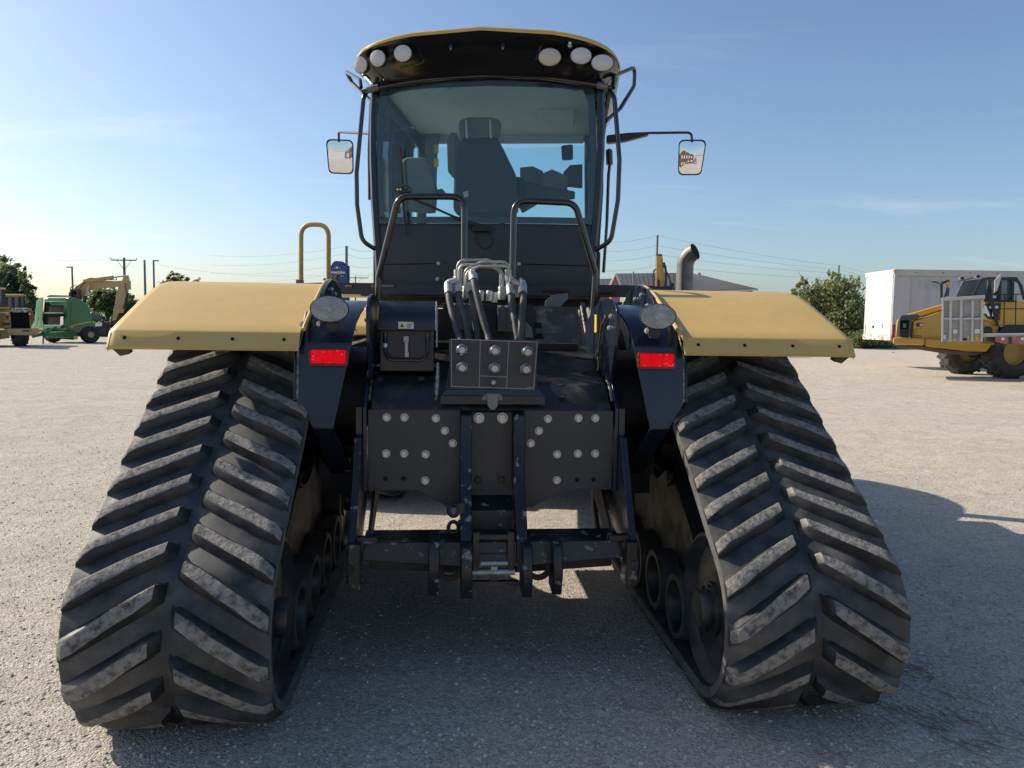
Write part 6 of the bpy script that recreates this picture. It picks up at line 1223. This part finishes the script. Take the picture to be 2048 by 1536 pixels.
A('grille_mesh', [(1799, 673), (1800, 641), (1818, 640), (1817, 673)], dT - 0.93, (0, 0.05, 0), M_bdark, 0, gr); A('grille_plate', [(1806, 647), (1812.5, 647), (1812.5, 655.5), (1806, 655.5)], dT - 0.96, (0, 0.03, 0), M_greenl, 0, gr)
for k in range(6): A('grille_slat', [(1799, 659 + k * 2.4), (1817, 659 + k * 2.4), (1817, 660 + k * 2.4), (1799, 660 + k * 2.4)], dT - 0.95, (0, 0.03, 0), M_ggrey, 0, gr)
A('cheek_panel', [(1824, 675), (1827, 641), (1848, 637), (1850, 645), (1847, 677)], dT - 0.75, (0, 0.2, 0), M_egold, 0.03)
hl = A('headlamp', [(1834, 646), (1846, 647), (1846, 652.5), (1834, 653)], dT - 0.80, (0, 0.08, 0), M_mach, 0.01); A('lamp_glass', [(1839.5, 648), (1842, 648), (1842, 651.5), (1839.5, 651.5)], dT - 0.82, (0, 0.03, 0), M_signw, 0, hl); A('lamp_glass', [(1843, 648), (1845.3, 648), (1845.3, 651.5), (1843, 651.5)], dT - 0.82, (0, 0.03, 0), M_signw, 0, hl)
A('step_pocket', [(1829, 658), (1845, 656.5), (1845, 672), (1827, 672)], dT - 0.79, (0, 0.06, 0), M_ely, 0.03)
A('cheek_panel', [(1791, 674), (1794, 641), (1799, 636), (1797, 674)], dT - 0.7, (0, 0.5, 0), M_egold, 0.03)
A('bumper', [(1786, 675), (1850, 676), (1848, 691), (1786, 689)], dT - 1.0, (0, 0.5, 0), M_egold, 0.06); A('chassis_side', [(1850, 677), (1960, 684), (1985, 688), (1972, 704), (1935, 703), (1858, 694), (1850, 692)], dT - 0.7, (0, 1.6, 0), M_egold, 0.04)
A('belly_guard', [(1788, 690), (1848, 691), (1900, 700), (1965, 705), (1950, 711), (1900, 709), (1835, 699), (1796, 695)], dT - 0.6, (0, 1.6, 0), mat('dusty_belly_guard', (0.13, 0.10, 0.075), 0.8), 0.04)
for x in (1788.5, 1815): b = MB(); b.tube([W(x - 2, 691, dT - 1.05), W(x, 694, dT - 1.05), W(x + 2.5, 691, dT - 1.05)], 0.03, 6); part('tow_eye', b, M_mach, t_, TI)
fr = A('cab_body', [(1968, 602), (2060, 602), (2060, 652), (1995, 652), (1968, 640)], dT - 0.5, (0, 1.7, 0), M_egold, 0.04)
A('cab_glass', [(1909, 597), (1925, 562), (1962, 557), (1975, 556), (1972, 602)], lambda x: dT + 0.3, (0, 1.1, 0), M_win, 0.02, fr); A('side_glass', [(1968, 600), (1978, 560), (2024, 558), (2028, 600)], dT - 0.47, (0, 0.05, 0), M_win, 0, fr)
M_cabb = mat('cab_black', (0.014, 0.015, 0.017), 0.4)
for pts in ([(1944, 592), (1962, 557), (1977, 554), (1979, 558), (1966, 560), (1951, 592)], [(1975, 556), (1980, 555), (1984, 585), (1998, 652), (1993, 653), (1978, 600)], [(1975, 554), (2034, 554), (2045, 570), (2052, 600), (2046, 600), (2036, 567), (2026, 560), (1977, 559)], [(1999, 558), (2004, 558), (2002, 603), (1997, 603)], [(2024, 558), (2029, 560), (2028, 603), (2023, 603)], [(1968, 600), (2030, 600), (2030, 604), (1968, 604)]): A('cab_frame', pts, dT - 0.6, (0, 0.12, 0), M_cabb, 0.01, fr)
A('decal', [(1969, 608), (2002, 606), (2000, 640), (1968, 637)], dT - 0.53, (0, 0.05, 0), M_cabb, 0, fr)
text('decal_lettering', 'CAT', 0.44, TI @ W(1969, 623, dT - 0.58), (1, 0, 0), (0, 0, 1), M_signw, fr, bold=0.022)
A('decal_triangle', [(1955, 639), (1976, 639), (1965, 627)], dT - 0.59, (0, 0.004, 0), M_byel, 0, fr); A('red_disc', [(1996, 628), (2000, 629), (2000, 636), (1995, 636)], dT - 0.56, (0, 0.02, 0), mat('red_knob', (0.4, 0.02, 0.02), 0.4), 0, fr); A('door_label', [(1980, 591), (1993, 591), (1993, 597), (1980, 597)], dT - 0.49, (0, 0.02, 0), M_signw, 0, fr)
for a, c in (((1930, 590), (2048, 588)), ((1975, 618), (2048, 617.5)), ((2009, 588), (2008, 650)), ((2032, 588), (2031, 650)), ((1930, 590), (1929, 597))): b = MB(); b.tube([W(*a, dT - 0.75), W(*c, dT - 0.75)], 0.018, 6); part('deck_rail', b, M_cabb, t_, TI)
A('fender_arch', [(1994, 668), (2003, 655), (2015, 650), (2070, 650), (2070, 668)], dT - 0.6, (0, 1.0, 0), M_cabb, 0.04); A('ladder_box', [(1968, 653), (1984, 654), (1986, 668), (1968, 668)], dT - 0.6, (0, 0.6, 0), M_cabb, 0.04); A('door_sill', [(1968, 640), (1998, 652), (1992, 690), (1968, 690)], dT - 0.45, (0, 0.8, 0), M_egold, 0.02)
for pts, r_ in ((((1883, 595), (1882, 570), (1884, 566), (1893, 563), (1898, 562)), 0.045), (((1884, 568), (1876, 566), (1872, 564), (1863, 564)), 0.022), (((1889, 595), (1895, 570)), 0.02), (((1918, 563), (1946, 556)), 0.015)):
    b = MB(); b.tube(fillet([W(*p, dT - 0.2) for p in pts], 0.06, 3), r_, 8); part('mirror_arm', b, M_cabb, t_, TI)
A('mirror_head', [(1894, 577), (1899, 574), (1898, 592), (1891, 593)], dT - 0.25, (0, 0.08, 0), M_ggrey, 0.02); A('turn_lamp', [(1894, 563), (1901, 563), (1902, 571), (1894, 571)], dT - 0.25, (0, 0.08, 0), M_orange, 0.015)
A('mirror_head', [(1989, 560), (2001, 547), (2004, 549), (1995, 580), (1988, 586)], dT - 0.8, (0, 0.12, 0), M_alu, 0.03)
for x, y in ((1921, 557), (1953, 553)): o = A('cab_lamp', [(x, y - 3), (x + 7, y - 3.5), (x + 7, y + 2.5), (x, y + 2)], dT - 0.3, (0, 0.1, 0), M_cabb, 0.01); A('lamp_glass', [(x - 4, y - 2), (x, y - 2.6), (x, y + 1.8), (x - 4, y + 1.6)], dT - 0.3, (0, 0.1, 0), M_signw, 0.005, o)
wheel_in(t_, TI, 'tyre', V((W(2018, 705, dT - 0.1).x, dT - 0.1, 0.90)), (0.12, -1, 0), 0.90, 0.62, M_tyre, M_ely, 0.48, 20); wheel_in(t_, TI, 'tyre', V((W(1928, 705, dT + 2.2).x, dT + 2.2, 0.90)), (0.12, -1, 0), 0.90, 0.62, M_tyre, M_ely, 0.48, 20)
A('axle', [(1930, 705), (1990, 708), (1990, 716), (1940, 716)], dT + 0.4, (0, 1.6, 0), M_rustb, 0.03)

# ---- flatbed trailer with aluminium bulkhead
dF = 23.5; df = lambda x: dF - (x - 1925) * 0.004
t_ = thing('flatbed_bulkhead', 'pale ribbed aluminium bulkhead on the flatbed in front of the dump truck', 'trailer', Matrix.Translation((W(1940, 750, dF).x, dF, 0))); TI = t_.matrix_world.inverted(); A = bgpart(t_, TI)
sh = A('back_sheet', [(1884, 596), (1968, 591), (1964, 684), (1882, 683)], df, (0, 0.04, 0), mat('bulkhead_sheet', (0.40, 0.385, 0.35), 0.6, c2=(0.30, 0.29, 0.27), scale=3, cov=(0.4, 0.7)))
A('top_rail', [(1883, 596), (1970, 590), (1970, 597), (1884, 602)], lambda x: df(x) - 0.1, (0, 0.12, 0), M_alu, 0.01)
for x0_, x1_ in ((1884.5, 1888), (1899, 1904.5), (1920, 1925.5), (1943, 1948), (1962, 1967)): A('rib', [(x0_, 600), (x1_, 599), (x1_ - 1, 683.5), (x0_ - 1, 683)], lambda x: df(x) - 0.09, (0, 0.1, 0), M_alu, 0.008)
for xa, xb in ((1888, 1899), (1904.5, 1920), (1925.5, 1943), (1948, 1962)): A('mid_rail', [(xa, 635.5), (xb, 635), (xb, 639), (xa, 639.5)], lambda x: df(x) - 0.08, (0, 0.09, 0), M_alu, 0.006)
for x_, y_, w_, h_, mt_ in ((1906, 659, 9, 8, M_signw), (1906, 676, 6, 6, M_byel), (1950, 671, 8, 10, M_byel), (1935, 670, 4, 9, M_byel), (1949, 658, 11, 9, M_signw), (1886, 670, 6, 8, M_signw), (1926, 676, 8, 5, M_mach)): A('sticker', [(x_, y_), (x_ + w_, y_), (x_ + w_, y_ + h_), (x_, y_ + h_)], lambda x: df(x) - 0.02, (0, 0.01, 0), mt_)
A('deck', [(1964, 668), (2120, 666), (2120, 672), (1964, 674)], dF - 0.2, (0, 2.4, 0), M_alu); A('deck_side', [(1972, 674), (2120, 672), (2120, 690), (2010, 687), (1972, 683)], dF - 0.1, (0, 0.3, 0), M_rustb)
M_redt = mat('faded_red_rail', (0.32, 0.11, 0.08), 0.6, c2=(0.45, 0.25, 0.2), scale=4); A('side_rail', [(1990, 673), (2120, 671), (2120, 690), (2010, 688), (1990, 683)], dF - 0.25, (0, 0.12, 0), M_redt, 0.01); A('rail_post', [(2018, 673), (2024, 673), (2024, 688), (2018, 688)], dF - 0.28, (0, 0.05, 0), M_rustb)
for x_ in (2003, 2042): A('rail_mark', [(x_, 675), (x_ + 6, 675), (x_ + 6, 680), (x_, 680)], dF - 0.27, (0, 0.02, 0), M_signw)
A('support_leg', [(2085, 685), (2095, 685), (2095, 775), (2085, 775)], dF, (0, 0.15, 0), M_pole)

# ---- pallet block, rock, kerb stones, litter
t_ = thing('wood_block', 'small stack of wooden blocks left of the dump truck tyre', 'wood', Matrix.Translation(G(1897, 739))); TI = t_.matrix_world.inverted()
k_ = t_.matrix_world.translation.y / FPX
for x_, z_, w_, h_, mt_ in ((-3, 2.5, 3, 5, M_wood), (3.5, 2.5, 3, 5, M_wood), (0, 6, 10, 2.5, M_wood), (1, 9.5, 6, 5, M_wood)): b = MB(); b.box((x_ * k_, 0, z_ * k_), (w_ * k_, 0.35, h_ * k_)); part('plank', b, mt_, t_, bevel=0.008)
def rock(px, py, w_, h_, label, seed, mt_):
    rn = random.Random(seed); b = MB(); c = G(px, py); k = c.y / FPX; b.add([V((q.x * w_ * k * rn.uniform(0.8, 1.15), q.y * w_ * k * 0.7, q.z * h_ * k * rn.uniform(0.8, 1.1) + h_ * k * 0.6)) for q in ICOV], ICOF); o = part('rock', b, mt_, None, loc=c, bevel=0.02); tag(o, label, 'rock')
rock(1716, 693, 10, 3, 'pale flat rock on the ground left of the trailer', 2, M_st1)
rock(1785, 705, 5, 1.4, 'small white stone below the dump truck bumper', 3, M_trw)

# ---- yard buildings behind the photographer, seen in the mirrors
t_ = thing('brick_building', 'brown brick building reflected in the right-hand mirror', 'building', Matrix.Translation((-2, -85, 0))); b = MB(); b.prism([(-9, 0, 0), (9, 0, 0), (9, 0, 8.5), (0, 0, 12.0), (-9, 0, 8.5)], (0, -14, 0)); wl_ = part('wall', b, M_brickb, t_)
for z_ in (1.6, 5.4):
    for k in range(5): b = MB(); b.box((-6.4 + k * 3.2, 0.02, z_ + 1), (1.2, 0.1, 1.7)); part('window', b, M_signw, wl_)
t_ = thing('white_shed', 'long white metal shed reflected in both mirrors', 'building', Matrix.Translation((28, -87, 0))); b = MB(); b.box((0, -8, 3.6), (36, 16, 7.2)); part('wall', b, M_trw, t_); b = MB(); b.prism([(-18.2, 0.2, 7.2), (-18.2, -16.2, 7.2), (-18.2, -8, 9)], (36.4, 0, 0)); part('roof', b, M_alu, t_)
t_ = thing('white_shed', 'second white metal shed reflected in the left-hand mirror', 'building', Matrix.Translation((-32, -87, 0))); b = MB(); b.box((0, -8, 3.6), (30, 16, 7.2)); part('wall', b, M_trw, t_); b = MB(); b.prism([(-15.2, 0.2, 7.2), (-15.2, -16.2, 7.2), (-15.2, -8, 9)], (30.4, 0, 0)); part('roof', b, M_alu, t_)
